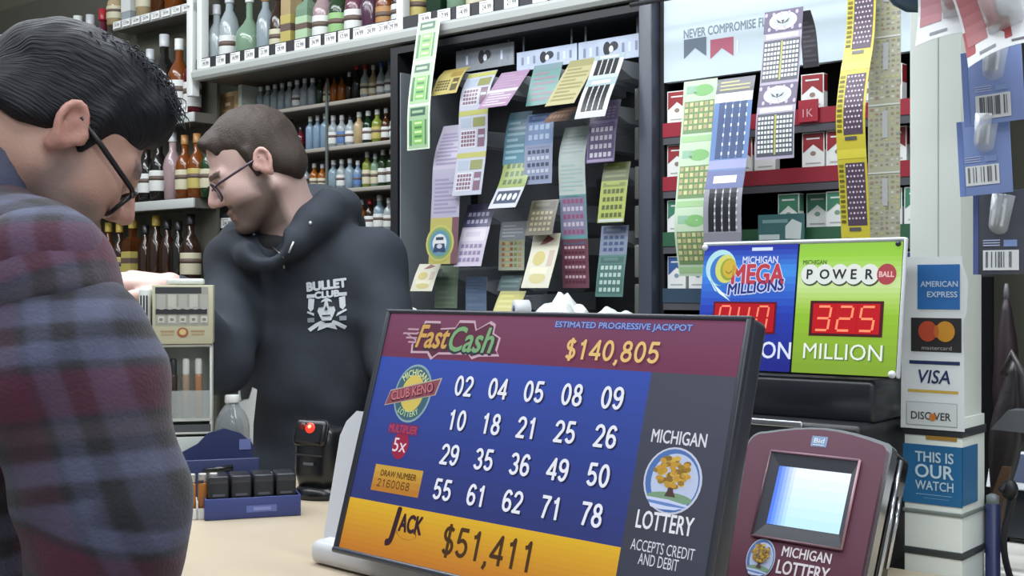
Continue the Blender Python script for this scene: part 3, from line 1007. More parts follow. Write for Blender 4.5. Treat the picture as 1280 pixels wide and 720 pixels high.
# right stack of clear trays by the slate post
MB().box(.03 + .02, .03 + .024, -.01, .3, 1.345, 2.06, mat('8a9298', .15, alpha=.6)).build('divider', cab)
t = thing('ticket_bin', 'empty stack of clear trays beside the slate post of the cabinet', 'ticket dispenser', W(s_of(795, .02), .02, 1.3456))
for i in range(6):
    MB().box(-.006, .02, .0, .25, i * .1, i * .1 + .085, mat('6c7068', .2, alpha=.75), .004).build('tray', t)
MB().box(.021, .024, -.01, .25, 0, .62, mat('8a9094', .2, alpha=.45)).build('side_panel', t)

# papers on the ledge
def crumple(q, cx, cy, lx, ly, h, seed, c='d2d6d4'):
    r2 = random.Random(seed)
    ph = [r2.uniform(0, 6.28) for _ in range(6)]
    nx, ny = 14, 8
    vv = []
    for i in range(nx + 1):
        for j in range(ny + 1):
            x, y = i / nx - .5, j / ny - .5
            edge = max(0, 1 - (2 * abs(x)) ** 4) * max(0, 1 - (2 * abs(y)) ** 4)
            z = h * edge * (.62 + .22 * math.sin(9 * x + 5 * y + ph[0]) + .2 * math.sin(-7 * x + 11 * y + ph[1]) + .14 * math.sin(21 * x + ph[2]) * math.cos(15 * y + ph[3]))
            vv.append((cx + x * lx * (1 + .1 * math.sin(8 * y + ph[4])), cy + y * ly, .001 + max(z, 0)))
    q.add(vv, [(i * (ny + 1) + j, (i + 1) * (ny + 1) + j, (i + 1) * (ny + 1) + j + 1, i * (ny + 1) + j + 1) for i in range(nx) for j in range(ny)], mat(c, .6), False)


t = thing('receipt_paper', 'crumpled white receipt paper with a small roll on the ledge under the cream ticket', 'paper', W(s_of(697, -.13), -.13, 1.3456))
q = MB()
crumple(q, .012, 0, .13, .10, .062, 4)
q.build('crumpled_sheet', t)
q2 = MB()
q2.T = Matrix.Translation((-.073, -.055, .0225)) @ Matrix.Rotation(R(58), 4, 'Z') @ Matrix.Rotation(R(90), 4, 'Y')
q2.lathe([(.020, -.02), (.022, -.018), (.022, .018), (.020, .02)], mat('c6cace', .6), 18)
q2.lathe([(.009, -.0206), (.009, -.020)], mat('5a6a84', .5), 12)
q2.build('paper_roll', t)
t = thing('paper_stack', 'small crumpled white paper on the ledge at the right end of the cabinet', 'paper', W(s_of(765, -.12), -.12, 1.3456))
q = MB()
crumple(q, 0, 0, .10, .08, .026, 9, 'ccd2d0')
q.build('sheet', t)
t = thing('paper_stack', 'flat white slip on the ledge beside the shoulder of the man in the hoodie', 'paper', W(s_of(518, -.14), -.14, 1.3456))
q = MB()
crumple(q, 0, 0, .06, .06, .02, 12, 'ccd2d0')
q.build('sheet', t)
# ------------------------------------------------------------------ cigarette rack
g0, g1 = c1 + .045, s_of(1150, 0) + .05
GL = g1 - g0
rack = thing('cigarette_rack', 'black cigarette rack with pale header and red and green shelf rails', 'rack', W(g0, 0, 0))
MB().box(0, GL, .30, .32, 0, 2.14, m_black).build('back_panel', rack)
MB().box(0, .012, .0, .30, 0, 2.14, m_black).build('side_panel', rack)
MB().box(GL - .012, GL, .0, .30, 0, 2.14, m_dark).build('side_panel', rack)
q = MB()
hz0 = wl(835, 103, 0)[1]
q.box(0.012, GL - .012, .0, .02, hz0, 2.138, mat('bccad2', .22, noise=.06, nscale=3))
a = Art(q, lambda u, v, l: (u, -l, v), INK)


def gx_(px):
    return s_of(px, 0) - g0


def gz_(px, py):
    return wl(px, py, 0)[1]


for xa, xb, c in ((855, 883, '5a6676'), (888, 917, 'a05266')):
    u0, u1 = gx_(xa), gx_(xb)
    z1, z0, zm = gz_(xa, 50), gz_(xa, 74), gz_(xa, 62)
    a.poly([(u0, z1), (u0, z0), ((u0 + u1) / 2, zm), (u1, z0), (u1, z1)], c, 1)
a.text('NEVER COMPROMISE FLAVOR', (gx_(855) + gx_(985)) / 2, gz_(900, 36), .021, '6d7884', gx_(985) - gx_(855), lift=1, bold=.03)
a.rect(gx_(921), gz_(921, 66), gx_(923), gz_(921, 50), 'cfd4d8', 1)
q.build('header_sign', rack)
ROWZ = [1.827, 1.694, 1.557, 1.418, 1.28]
RAIL = ['8c2434', '8c2434', '2f5a40', '33475a', '2f3238']
for z, c in zip(ROWZ, RAIL):
    MB().box(.012, GL - .012, .0, .30, z - .012, z, m_dark).build('shelf_board', rack)
    MB().box(.012, GL - .012, -.006, .0, z - .034, z + .001, mat(c, .35)).build('shelf_rail', rack)
    MB().box(.012, GL - .012, -.004, .0, z - .052, z - .034, mat('4c4c52', .35)).build('price_channel', rack)


def pack_mesh(c, dark):
    b = MB()
    w, h, d = .054, .080, .022
    wm = mat('dfe1df', .4)
    b.box(-w / 2, w / 2, 0, d, 0, h, wm)
    a = Art(b, lambda u, v, l: (u, -l, v), lambda q: mat(q, .4))
    a.poly([(-w * .46, h * .97), (-w * .46, h * .42), (0, h * .66), (w * .46, h * .42), (w * .46, h * .97)], c, 1)
    a.rect(-w * .3, h * .80, w * .3, h * .845, 'd4d6d4', 2)
    a.ell(0, h * .40, w * .13, h * .07, dark, 1, 10)
    a.rect(-w * .34, h * .10, w * .34, h * .14, 'a8aaa8', 1)
    a2 = Art(b, lambda u, v, l: (w / 2 + l, u, v), lambda q: mat(q, .4))
    a2.rect(.001, h * .5, d - .001, h * .97, c)
    return b.mesh('cigarette_pack')


kinds = [('8c2a30', '8a7a70', 'red and white', 'upper red railed shelf'), ('8c2a30', '8a7a70', 'red and white', 'lower red railed shelf'),
         ('3f7a60', '7a9a88', 'green and white', 'green railed shelf'), ('3a5a94', '8090a8', 'blue and white', 'shelf below the green rail')]
for r, (c, dk, nm, sh) in enumerate(kinds):
    me = pack_mesh(c, dk)
    n = 11
    slots = [i for i in range(n) if not (rnd.random() < .16 and i > 1)]
    for q_, i in enumerate(slots):
        o = bpy.data.objects.new('cigarette_pack', me)
        COL.objects.link(o)
        back = rnd.choice([.004, .006, .008, .03])
        o.location = W(g0 + .045 + i * .0605, back, ROWZ[r] + .0006)
        o.rotation_euler = (R(-5) * 0, 0, YAW + R(rnd.uniform(-5, 5)))
        tag(o, '%s cigarette pack, %s from the left on the %s' % (nm, ORD[q_], sh), 'cigarette pack', 'cigarette packs on the ' + sh)
# small red price flags and the teal card clipped on the rack
t = thing('shelf_card', 'dark teal shelf card with a pale pack picture, clipped to the green rail', 'sign', W(s_of(976, -.03), -.03, ROWZ[2] - .03))
q = MB()
hw = .058
q.box(-hw, hw, 0, .003, 0, .062, mat('3f6a6c', .4))
a = Art(q, lambda u, v, l: (u, -l, v), INK)
a.rect(-hw * .95, .004, -hw * .05, .016, 'c0cccc')
a.rect(-hw * .8, .042, hw * .3, .05, '7aa0a0')
a.poly([(hw * .2, .006), (hw * .85, .004), (hw * .9, .040), (hw * .5, .05), (hw * .2, .034)], 'c8d2d0', 1)
q.build('card', t)
MB().box(-.02, .02, .003, .024, 0.0, .03, m_dark).build('clip', t)
t = thing('shelf_card', 'small red promo card on the upper red rail', 'sign', W(s_of(1010, -.012), -.012, ROWZ[0] - .03))
q = MB()
q.box(-.024, .024, 0, .003, 0, .05, mat('9c2436', .4))
a = Art(q, lambda u, v, l: (u, -l, v), INK)
a.text('1K', 0, .02, .018, 'cfa0a8')
q.build('card', t)
MB().box(-.01, .01, .003, .006, .0, .02, m_dark).build('clip', t)

# ------------------------------------------------------------------ long strips hung in front of the rack from a rod
rod = thing('hanging_rod', 'dark rod under the upper shelf carrying the long ticket strips', 'rod', W(g0, -.10, 2.11))
MB().tube([(-.02, 0, 0), (GL + .1, 0, 0)], .006, m_dark).build('rod', rod)
for x in (.0, GL + .06):
    MB().tube([(x, 0, 0), (x, .0, .036), (x, .12, .036)], .004, m_dark, 6).build('bracket', rod)
HG = 'long ticket strips hung before the cigarette rack'
strip('long pale green ticket strip, leftmost in front of the cigarette packs', [(876, 100), (873, 150), (867, 230), (864, 285), (870, 345)], 42, -.10, [(tk_green, 1, G())] * 3, HG, bin_=None)
strip('long blue ticket strip with white stripes, beside the pale green one', [(921, 97), (917, 125), (910, 200), (903, 250), (903, 304)], 47, -.12,
      [(tk_lines, .22, G(bg='4a4a5c', ink='a8a04a', n=3)), (tk_bars, 1.1, G(bg='4a78c0', bar='23407c', head='d8dcec', gap='c8dcf0', foot='8a90c8', hf=.12)), (tk_bars, 1, G(bg='8a8c9c', bar='1b1c26', head='4a5a9c', gap='c0c4cc', foot='7a7c8a', hf=.26))], HG, bin_=None)
strip('long mauve ticket strip with white oval emblems and number grids, doubled back at the top', [(980, 12), (977, 60), (974, 100), (969, 150), (968, 199)], 48, -.16, [(tk_oval, 1, G()), (tk_oval, 1, G())], HG, bin_=None)
strip('dark underside of the mauve strip, curving away behind its right edge', [(1003, 14), (1010, 40), (1014, 84)], 20, -.12, [(tk_lines, 1, G(bg='5a5660', ink='6d6874', n=9))], HG, bin_=None)
strip('long bright yellow ticket strip with dark dotted panels', [(1078, -30), (1075, 45), (1067, 100), (1063, 150), (1067, 235), (1070, 300)], 36, -.30, [(tk_yellow, 1, G()), (tk_yellow, 1, G()), (tk_yellow, 1, G())], HG, bin_=None)
strip('long beige ticket strip in a clear sleeve right of the yellow one', [(1106, -40), (1106, 60), (1105, 150), (1105, 300)], 40, -.28, [(tk_clear, 1, G())] * 4, HG, bin_=None)
# ------------------------------------------------------------------ counter
m_ctop = mat('b8aa94', .4, noise=.10, nscale=7)
cnt = thing('counter', 'light wooden shop counter under the keno display and the till things', 'counter', W(-1.7, -1.66, 0))
MB().box(0, 5.2, 0, .80, .985, 1.02, m_ctop, .004).build('counter_top', cnt)
MB().box(.02, 5.18, .04, .76, .0, .985, mat('6f6558', .6, noise=.1)).build('counter_body', cnt)
CT = 1.02

# ------------------------------------------------------------------ the keno jackpot display
MO = Vector((.0138, 1.45, 1.2286))
MYAW, MP = -43.26, -16.54
mon = thing('jackpot_display', 'large tilted keno jackpot screen with rows of white numbers, front centre', 'display', (MO.x, MO.y, CT + .0006), R(MYAW))
TM = Matrix.Translation((0, 0, MO.z - CT)) @ Matrix.Rotation(R(MP), 4, 'X')
mp = Plane(MO, MYAW, MP)
q = MB()
q.T = TM
bez = mat('33363f', .35)
q.box(-.306, .2905, .003, .035, -.1735, .168, bez, .008, 3)
q.box(-.306, .2905, -.004, .006, -.1735, -.165, mat('3a3f4a', .3), .003)
q.box(-.306, .2905, -.002, .006, .162, .168, bez, .002)
q.box(-.306, -.297, -.002, .006, -.17, .166, bez, .002)
q.box(.283, .2905, -.002, .006, -.17, .166, bez, .002)
q.build('bezel', mon)
q = MB()
q.T = TM
q.box(-.20, .16, .035, .07, -.12, .12, m_dark, .015)
q.build('rear_housing', mon)
q = MB()
q.T = TM
a = Art(q, lambda u, v, l: (u, .002 - l, v), GLOW)
a.L = .0004


def vgrad(a, u0, v0, u1, v1, c0, c1, n=10, lift=1):
    for i in range(n):
        t = i / (n - 1)
        h0, h1 = [int(c0[k:k + 2], 16) for k in (0, 2, 4)], [int(c1[k:k + 2], 16) for k in (0, 2, 4)]
        c = '%02x%02x%02x' % tuple(int(round(x + (y - x) * t)) for x, y in zip(h0, h1))
        a.rect(u0, v0 + (v1 - v0) * i / n, u1, v0 + (v1 - v0) * (i + 1) / n, c, lift)


xl, xr, xm = -.297, .283, .1695
vgrad(a, xl, .1005, xr, .162, '66304a', '6f3c58', 8)                 # maroon band
vgrad(a, xl, -.097, xm, .1005, '2f386e', '30489c', 12)              # blue field
vgrad(a, xl, -.165, xm, -.097, 'b0702a', 'c9a02c', 10)              # gold band
vgrad(a, xm, -.165, xr, .1005, '383b48', '414452', 8)              # slate column


def mt(s, px, py, h, c, w=None, **kw):
    u, v = mp.uv(px, py)
    a.text(s, u, v, h, c, w, **kw)


NUM = [['02', '04', '05', '08', '09'], ['10', '18', '21', '25', '26'], ['29', '35', '36', '49', '50'], ['55', '61', '62', '71', '78']]
for r in range(4):
    for c in range(5):
        u, v = (c - 2) * .0609, (1.5 - r) * .0449
        numerals(a, NUM[r][c], u + .0024, v - .0016, .0262, '1e2444', .0345, .15, 2)
        numerals(a, NUM[r][c], u, v, .0262, 'd6d9e4', .0345, .15, 3)
u, v = mp.uv(765, 440)
numerals(a, '$140,805', u + .001, v - .001, .0245, '5a2a3c', .142, .17, 2, .05)
numerals(a, '$140,805', u - .0012, v + .001, .0245, 'd2b070', .142, .16, 3, .05)
mt('ESTIMATED PROGRESSIVE JACKPOT', 775, 409, .0095, '7c90c8', .202, bold=.03, lift=3, outline='3a3a70', ob=.12)
# the Fast Cash wordmark with its uneven pale outline
u, v = mp.uv(563, 424)
pts = [(-.092, .004), (-.066, .008), (-.060, .024), (-.028, .024), (-.026, .014), (.004, .016), (.010, .026), (.040, .026), (.046, .014), (.070, .026), (.080, .022), (.080, .010), (.094, .004),
       (.092, -.014), (.098, -.020), (.060, -.022), (.048, -.026), (.040, -.020), (-.02, -.022), (-.032, -.030), (-.042, -.021), (-.076, -.022), (-.078, -.010), (-.072, -.004)]
a.poly([(u + x * .96, v + y) for x, y in pts], 'b49aa8', 2)
a.poly([(u + x * .92 + .0005, v + y * .86) for x, y in pts], '57283c', 3)
for k, (dy, ln) in enumerate(((.010, .018), (.004, .026), (-.002, .018), (-.008, .012))):
    a.rect(u - .070 - ln, v + dy, u - .066, v + dy + .0025, 'a88a98', 4)
a.text('Fast', u - .034, v + .001, .034, '3a2c34', .066, bold=.05, shear=.25, lift=4)
a.text('Fast', u - .034, v + .002, .031, 'bb9350', .062, bold=.03, shear=.25, lift=5)
a.text('Cash', u + .040, v - .001, .036, '26323c', .084, bold=.05, shear=.25, lift=4)
a.text('Cash', u + .040, v + .000, .033, '6f9a6c', .080, bold=.03, shear=.25, lift=5)
# the club keno badge
u, v = mp.uv(515, 492)
a.ell(u, v, .036, .040, '7d98a0', 2, 28)
a.ell(u, v, .033, .037, '3c5c6c', 3, 28)
a.ell(u, v, .022, .025, 'bfae58', 4, 24)
a.text('MICHIGAN', u, v + .0285, .009, 'c3cc94', .052, bold=.02, arc=.032, lift=5)
a.text('LOTTERY', u, v - .0285, .008, 'a8c088', .04, bold=.02, arc=-.034, lift=5)
a.poly([(u - .050, v - .020), (u - .044, v + .002), (u + .052, v + .024), (u + .046, v + .0)], 'a0988a', 5)
a.poly([(u - .048, v - .0185), (u - .043, v + .0005), (u + .0495, v + .0215), (u + .044, v + .0005)], '7c4450', 6)
a.text('CLUB KENO', u + .001, v + .001, .0135, '2a2030', .082, bold=.03, rot=12.5, lift=7)
a.text('CLUB KENO', u + .0003, v + .002, .0125, 'b86a70', .079, bold=.02, rot=12.5, lift=8)
# multiplier
u, v = mp.uv(500, 556)
a.ell(u, v - .001, .016, .019, '8c2440', 3, 18)
a.rect(u - .030, v + .013, u + .028, v + .028, '5a3060', 3)
a.text('MULTIPLIER', u - .001, v + .0205, .010, 'a83a4a', .055, bold=.03, lift=4)
a.text('5x', u, v - .001, .0185, 'd0c8d4', .026, bold=.01, lift=5)
# draw number plate
u, v = mp.uv(495, 601)
vgrad(a, u - .047, v - .0175, u + .047, v + .0175, 'a8702c', 'b8923c', 4, 3)
a.text('DRAW NUMBER', u + .002, v + .007, .008, '4a3416', .070, bold=.03, lift=4)
numerals(a, '2160068', u - .004, v - .006, .0105, '5a4020', .066, .14, 4)
# jack and its amount
u, v = mp.uv(504, 660)
a.text('J', u - .020, v - .001, .048, '33202a', .016, bold=.05, shear=.15, lift=3)
a.text('ACK', u + .012, v + .006, .022, '33202a', .042, bold=.06, lift=3)
for i in range(10):
    t0, t1 = i / 10 * math.pi * 1.3 + 3.0, (i + 1) / 10 * math.pi * 1.3 + 3.0
    rr_ = [.018 - .0010 * i, .018 - .0010 * (i + 1)]
    a.poly([(u + .012 + rr_[0] * 1.4 * math.cos(t0), v - .006 + rr_[0] * .6 * math.sin(t0)), (u + .012 + rr_[1] * 1.4 * math.cos(t1), v - .006 + rr_[1] * .6 * math.sin(t1)),
            (u + .012 + rr_[1] * 1.3 * math.cos(t1), v - .007 + rr_[1] * .5 * math.sin(t1)), (u + .012 + rr_[0] * 1.3 * math.cos(t0), v - .007 + rr_[0] * .5 * math.sin(t0))], '4a3020', 3)
u, v = mp.uv(609, 686)
numerals(a, '$51,411', u, v, .036, '43301f', .158, .14, 3)


def tree_logo(a, u, v, sc, ax=1.0):
    """Oval emblem: a round gold tree on a green knoll over waves."""
    sx = sc * ax
    a.ell(u, v, .036 * sx, .0455 * sc, 'b4bacb', 2, 30)
    a.ell(u, v, .0335 * sx, .043 * sc, '4a6aa4', 3, 30)
    a.ell(u + .003 * sx, v - .001 * sc, .029 * sx, .038 * sc, 'a9b6d2', 4, 30)
    a.ell(u, v - .024 * sc, .028 * sx, .008 * sc, '6f8f74', 5, 20)
    for k, c in enumerate(('b4bede', '5f7cb4', 'b8c2de')):
        a.poly([(u - (.029 - .003 * k) * sx, v - (.025 + .004 * k) * sc), (u, v - (.026 + .0045 * k) * sc), (u + (.027 - .004 * k) * sx, v - (.031 + .002 * k) * sc),
                (u + (.018 - .004 * k) * sx, v - (.037 + .001 * k) * sc), (u - .008 * sx, v - (.031 + .0045 * k) * sc), (u - (.026 - .003 * k) * sx, v - (.030 + .0042 * k) * sc)], c, 6 + k)
    a.poly([(u - .006 * sx, v - .022 * sc), (u - .003 * sx, v - .014 * sc), (u - .003 * sx, v), (u + .004 * sx, v), (u + .004 * sx, v - .014 * sc), (u + .008 * sx, v - .022 * sc)], '4c3a3a', 6)
    r2 = random.Random(3)
    for i in range(70):
        t = r2.uniform(0, 6.28)
        q_ = .0205 * math.sqrt(r2.random())
        a.ell(u + (.001 + q_ * math.cos(t)) * sx, v + (.012 + q_ * math.sin(t)) * sc, .0042 * sx, .0036 * sc, r2.choice(['a88838', 'bd9f4c', '8a6c2c', 'b08936', '7c6230']), 7 + i % 5, 8)


u, v = mp.uv(840, 599)
tree_logo(a, u, v - .002, .80, 1.32)
mt('MICHIGAN', 848, 548, .0145, 'c6c8d2', .072, bold=.02, lift=3)
mt('LOTTERY', 830, 654, .0195, 'd0d2da', .074, bold=.02, lift=3)
mt('ACCEPTS CREDIT', 827, 687, .012, 'bfc2cc', .083, bold=.01, lift=3)
mt('AND DEBIT', 822, 703, .012, 'bfc2cc', .052, bold=.01, lift=3)
q.build('screen', mon)
q = MB()
q.box(-.16, .10, .06, .24, 0, .014, m_dark, .006)
q.build('base', mon)
q = MB()
q.T = TM
q.box(-.07, .03, .062, .09, -.17, .02, m_dark, .006)
q.build('stand_neck', mon)

# ------------------------------------------------------------------ white till behind it
BL = mp.uv(395, 706, .07)
t = thing('till_terminal', 'white rounded till terminal peeking out behind the left of the keno display', 'terminal', (MO.x, MO.y, CT + .0006), R(MYAW))
q = MB()
o_ = [mp.uv(px, py, .085) for px, py in ((449, 515), (436, 528), (428, 546), (398, 712))]
o_[3] = (o_[3][0], -.15)
out = [(-.12, o_[0][1])] + o_ + [(o_[3][0] + .004, -.165), (-.12, -.165)]
q.T = TM
q.prism(out, .08, .105, mat('c9ccd2', .35), True)
q.build('housing', t)
q = MB()
q.box(-.425, -.16, .0, .30, 0, .035, mat('c9ccd2', .35), .012)
q.build('base', t)

# ------------------------------------------------------------------ double jackpot sign
SO = Vector((.4123, 1.75, 1.393))
SYAW, SP = -39.0, -8.84
con = thing('lottery_console', 'black boxy lottery console carrying the lit jackpot sign', 'console', (SO.x, SO.y, CT + .0006), R(SYAW))
cz1 = SO.z - .098 - CT
q = MB()
q.box(-.155, .125, -.012, .12, .21, cz1 - .004, mat('23252b', .3), .008)
q.build('housing', con)
q = MB()
q.box(-.155, .125, -.060, .12, 0, .212, mat('1b1c20', .4), .008)
q.build('base', con)
q = MB()
q.box(-.15, .04, -.0625, -.0585, .203, .2125, mat('a8acb0', .25, metal=.7), .002)
q.build('trim_strip', con)
sg = thing('jackpot_sign', 'two panel blue and green lit jackpot sign on the black console', 'sign', (SO.x, SO.y, SO.z - .0985), R(SYAW))
TS = Matrix.Translation((0, 0, .0985)) @ Matrix.Rotation(R(SP), 4, 'X')
q = MB()
q.T = TS
q.box(-.160, .1575, .001, .016, -.098, .098, m_black, .005)
q.build('case', sg)
q = MB()
q.T = TS
q.box(-.160, .160, -.003, .004, .0925, .099, mat('c2c8cc', .25), .003)
q.box(.157, .162, -.003, .004, -.098, .098, mat('c9ced2', .25), .002)
q.build('frame_edge', sg)


def seg7(a, d, cu, cv, w, h, c, lift, t=.16):
    on = {'0': 'abcdef', '2': 'abged', '3': 'abgcd', '4': 'fgbc', '5': 'afgcd'}[d]
    sl = .12

    def pt(x, y):
        return (cu + x * w + y * h * sl, cv + y * h)
    S = {'a': ((-.5, .5), (.5, .5)), 'b': ((.5, .5), (.5, 0)), 'c': ((.5, 0), (.5, -.5)), 'd': ((-.5, -.5), (.5, -.5)), 'e': ((-.5, 0), (-.5, -.5)), 'f': ((-.5, .5), (-.5, 0)), 'g': ((-.5, 0), (.5, 0))}
    for k in on:
        (x0, y0), (x1, y1) = S[k]
        e = t / 2
        if y0 == y1:
            P_ = [(x0 + .08, y0 - e * w / h), (x1 - .08, y1 - e * w / h), (x1 - .08, y1 + e * w / h), (x0 + .08, y0 + e * w / h)]
        else:
            P_ = [(x0 - e, y0 - .04), (x1 - e, y1 + .04), (x1 + e, y1 + .04), (x0 + e, y0 - .04)]
        a.poly([pt(x, y) for x, y in P_], c, lift)


LED = lambda c: mat(c, .4, emit=1.25)
sp = Plane(SO, SYAW, SP)
q = MB()
q.T = TS
BLIT = lambda c: mat(c, .3, emit=.85)
a = Art(q, lambda u, v, l: (u, .0 - l, v), BLIT)
a.L = .0004
vgrad(a, -.157, -.096, -.001, .0925, '202a88', '2a50b8', 3)
vgrad(a, -.157, -.096, -.001, -.01, '1f2680', '2238a0', 6, 2)
vgrad(a, -.157, -.01, -.001, .055, '2440ac', '3c86d8', 6, 2)
vgrad(a, -.157, .055, -.001, .0925, '3a80d4', '2434a0', 5, 2)


def st(s, px, py, h, c, w=None, **kw):
    u, v = sp.uv(px, py)
    a.text(s, u, v, h, c, w, **kw)


# swirl with the small gold ball
u, v = sp.uv(905, 338)
a.ell(u - .005, v + .004, .026, .028, 'a8d4dc', 3, 24)
a.ell(u - .001, v + .000, .022, .024, '3a74c0', 4, 24)
a.ell(u + .004, v + .002, .018, .022, 'c6c86a', 5, 22)
a.ell(u + .009, v + .001, .014, .017, '8a9a3c', 6, 20)
a.ell(u + .011, v + .002, .012, .0145, 'c0a83c', 7, 20)
a.ell(u + .010, v + .001, .006, .007, '8a7a28', 8, 14, 200, 340, rin=.7)
for k in range(3):
    a.poly([(u - .026 + .004 * k, v - .010 - .004 * k), (u - .012 + .004 * k, v - .032 - .002 * k), (u + .016, v - .042 - .003 * k), (u - .008 + .004 * k, v - .029 - .002 * k)], ['c8e0e4', '4a9ac8', 'd8e6ea'][k], 5 + k)
st('MICHIGAN', 951, 325, .0105, 'c9d2ea', .058, bold=.02, lift=5, outline='3a58b4', ob=.2)
st('MEGA', 948, 343, .029, 'b03a48', .085, bold=.05, lift=7, outline='c9c4dc', ob=.05)
st('MILLIONS', 945, 359, .0165, '1e2c74', .092, bold=.04, shear=.15, rot=5, lift=7, outline='b8c2e4', ob=.14)
st('MILLION', 943, 437, .0245, 'cfd6ea', .118, bold=.015, lift=4)
u0, v0 = sp.uv(893, 377)
u1, v1 = sp.uv(969, 418)
a.rect(u0, v1, u1, v0, mat('5c0c1c', .3, emit=.8), 4)
a.rect(u0 + .003, v1 + .003, u1 - .003, v0 - .003, mat('a80c1c', .3, emit=.9), 5)
for d, f in zip('040', (.2, .5, .8)):
    seg7(a, d, u0 + (u1 - u0) * f - .001, (v0 + v1) / 2, .017, .034, mat('e87a5c', .4, emit=1.15), 7)
u, v = sp.uv(953, 312)
a.rect(u - .016, v - .002, u + .018, v + .003, 'c8d4ea', 5)
q.build('blue_panel', sg)
q = MB()
q.T = TS
a = Art(q, lambda u, v, l: (u, .0 - l, v), BLIT)
a.L = .0004
gx0, gx1 = .002, .156
vgrad(a, gx0, -.096, gx1, .0925, '84a82c', '8cc040', 3)
vgrad(a, gx0, -.096, gx1, -.01, '7c9c30', '88b430', 6, 2)
vgrad(a, gx0, -.01, gx1, .035, '90ba3c', 'bcd490', 6, 2)
vgrad(a, gx0, .035, gx1, .080, 'b8d48c', '8cc23c', 6, 2)
u, v = sp.uv(1019, 328)
a.text('MICHIGAN', u, v, .0065, '3a5a26', .036, bold=.03, lift=3)
for i, (ch, px) in enumerate(zip('POWER', (1013, 1031.5, 1050, 1068, 1087.5))):
    u, v = sp.uv(px, 343)
    a.ell(u + .001, v - .002, .0145, .0152, '3c4a34', 3, 20)
    a.ell(u, v, .0138, .0148, 'd2d8d4', 4 + i % 2, 20)
    a.text(ch, u, v, .0135, '23282a', None, bold=.04, lift=6)
u, v = sp.uv(1109, 343)
a.ell(u, v, .0140, .0150, 'a04048', 5, 20)
a.text('BALL', u, v, .0075, 'd8b0b0', .021, bold=.05, lift=6)
u0, v0 = sp.uv(1014, 376)
u1, v1 = sp.uv(1103, 424)
a.rect(u0, v1 + .002, u1, v0, mat('46101c', .3, emit=.8), 4)
for i, d in enumerate('325'):
    cu = u0 + (u1 - u0) * (.2 + .30 * i)
    a.rect(cu - .017, v1 + .006, cu + .017, v0 - .004, mat('b00c18', .3, emit=.9), 5)
    seg7(a, d, cu - .001, (v0 + v1) / 2 + .001, .020, .034, mat('f0805c', .4, emit=1.15), 7)
st('MILLION', 1054, 441, .0225, '5a7a3c', .118, bold=.03, lift=3)
st('MILLION', 1053, 440, .0225, 'dde2da', .117, bold=.01, lift=4)
q.build('green_panel', sg)
q = MB()
q.T = TS
q.ball((.152, -.003, -.093), .0055, mat('d4d8da', .2))
q.ball((.150, -.003, .089), .004, mat('2a3040', .3))
q.ball((-.155, -.003, .090), .005, mat('d4d8da', .2))
q.build('corner_screws', sg)
t = thing('ticket_roll', 'small round dark ring of rolled tickets behind the green jackpot panel', 'roll', (SO.x + .12, SO.y + .16, SO.z - .102), R(SYAW))
q = MB()
pts = [(.031 * math.cos(i * math.pi / 12), 0, .175 + .031 * math.sin(i * math.pi / 12)) for i in range(24)]
q.tube(pts, .004, mat('6a5f28', .4), 8, True)
q.build('rim', t)
q = MB()
q.box(-.012, .012, -.004, .004, .0, .145, m_dark)
q.build('holder', t)

# ------------------------------------------------------------------ maroon ticket checker
KO = Vector((.3725, 1.5, 1.154))
KYAW, KP = -43.0, -25.0
kio = thing('ticket_checker', 'maroon lottery ticket checker with small blue lit screen, right of the keno display', 'terminal', (KO.x, KO.y, CT + .0006), R(KYAW))
TK = Matrix.Translation((0, 0, KO.z - CT)) @ Matrix.Rotation(R(KP), 4, 'X')
kp = Plane(KO, KYAW, KP)


def kout(grow, B=-.142):
    p = []
    L, Rr, T = -.104 - grow, .088 + grow, .080 + grow
    p.append((L + .004, B))
    p.append((L, -.05))
    for i in range(7):
        th = math.pi - i / 6 * math.pi / 2
        p.append((L + .022 + .022 * math.cos(th), T - .020 + .020 * math.sin(th)))
    for i in range(1, 8):
        f = i / 8
        p.append((L + .022 + f * (Rr - L - .030), T + .012 * math.sin(math.pi * f)))
    for i in range(5):
        th = math.pi / 2 - i / 4 * math.pi / 2
        p.append((Rr - .010 + .010 * math.cos(th), T - .010 + .010 * math.sin(th)))
    p.append((Rr, B))
    return p[::-1]


q = MB()
q.T = TK
q.prism(kout(.0), -.004, .012, mat('5c3444', .4), True)
q.build('face_plate', kio)
q = MB()
q.T = TK
q.prism(kout(.0045, -.132), .002, .018, mat('b4b8bc', .18, metal=.85), True)
q.build('chrome_rim', kio)
q = MB()
q.T = TK
oo = [(x if x < .05 else x - .001, z) for x, z in kout(.003, -.112)]
q.prism(oo, .016, .058, mat('15161c', .15, coat=.5), True)
q.build('rear_shell', kio)
q = MB()
q.T = TK
q.tube([(.0925, .030, .072), (.0935, .030, .0), (.0935, .03, -.12)], .003, mat('c4c8cc', .15, metal=.9), 8)
q.tube([(.0925, .046, .03), (.0935, .046, .0), (.0935, .046, -.06)], .003, mat('c4c8cc', .15, metal=.9), 8)
q.build('chrome_side_trim', kio)
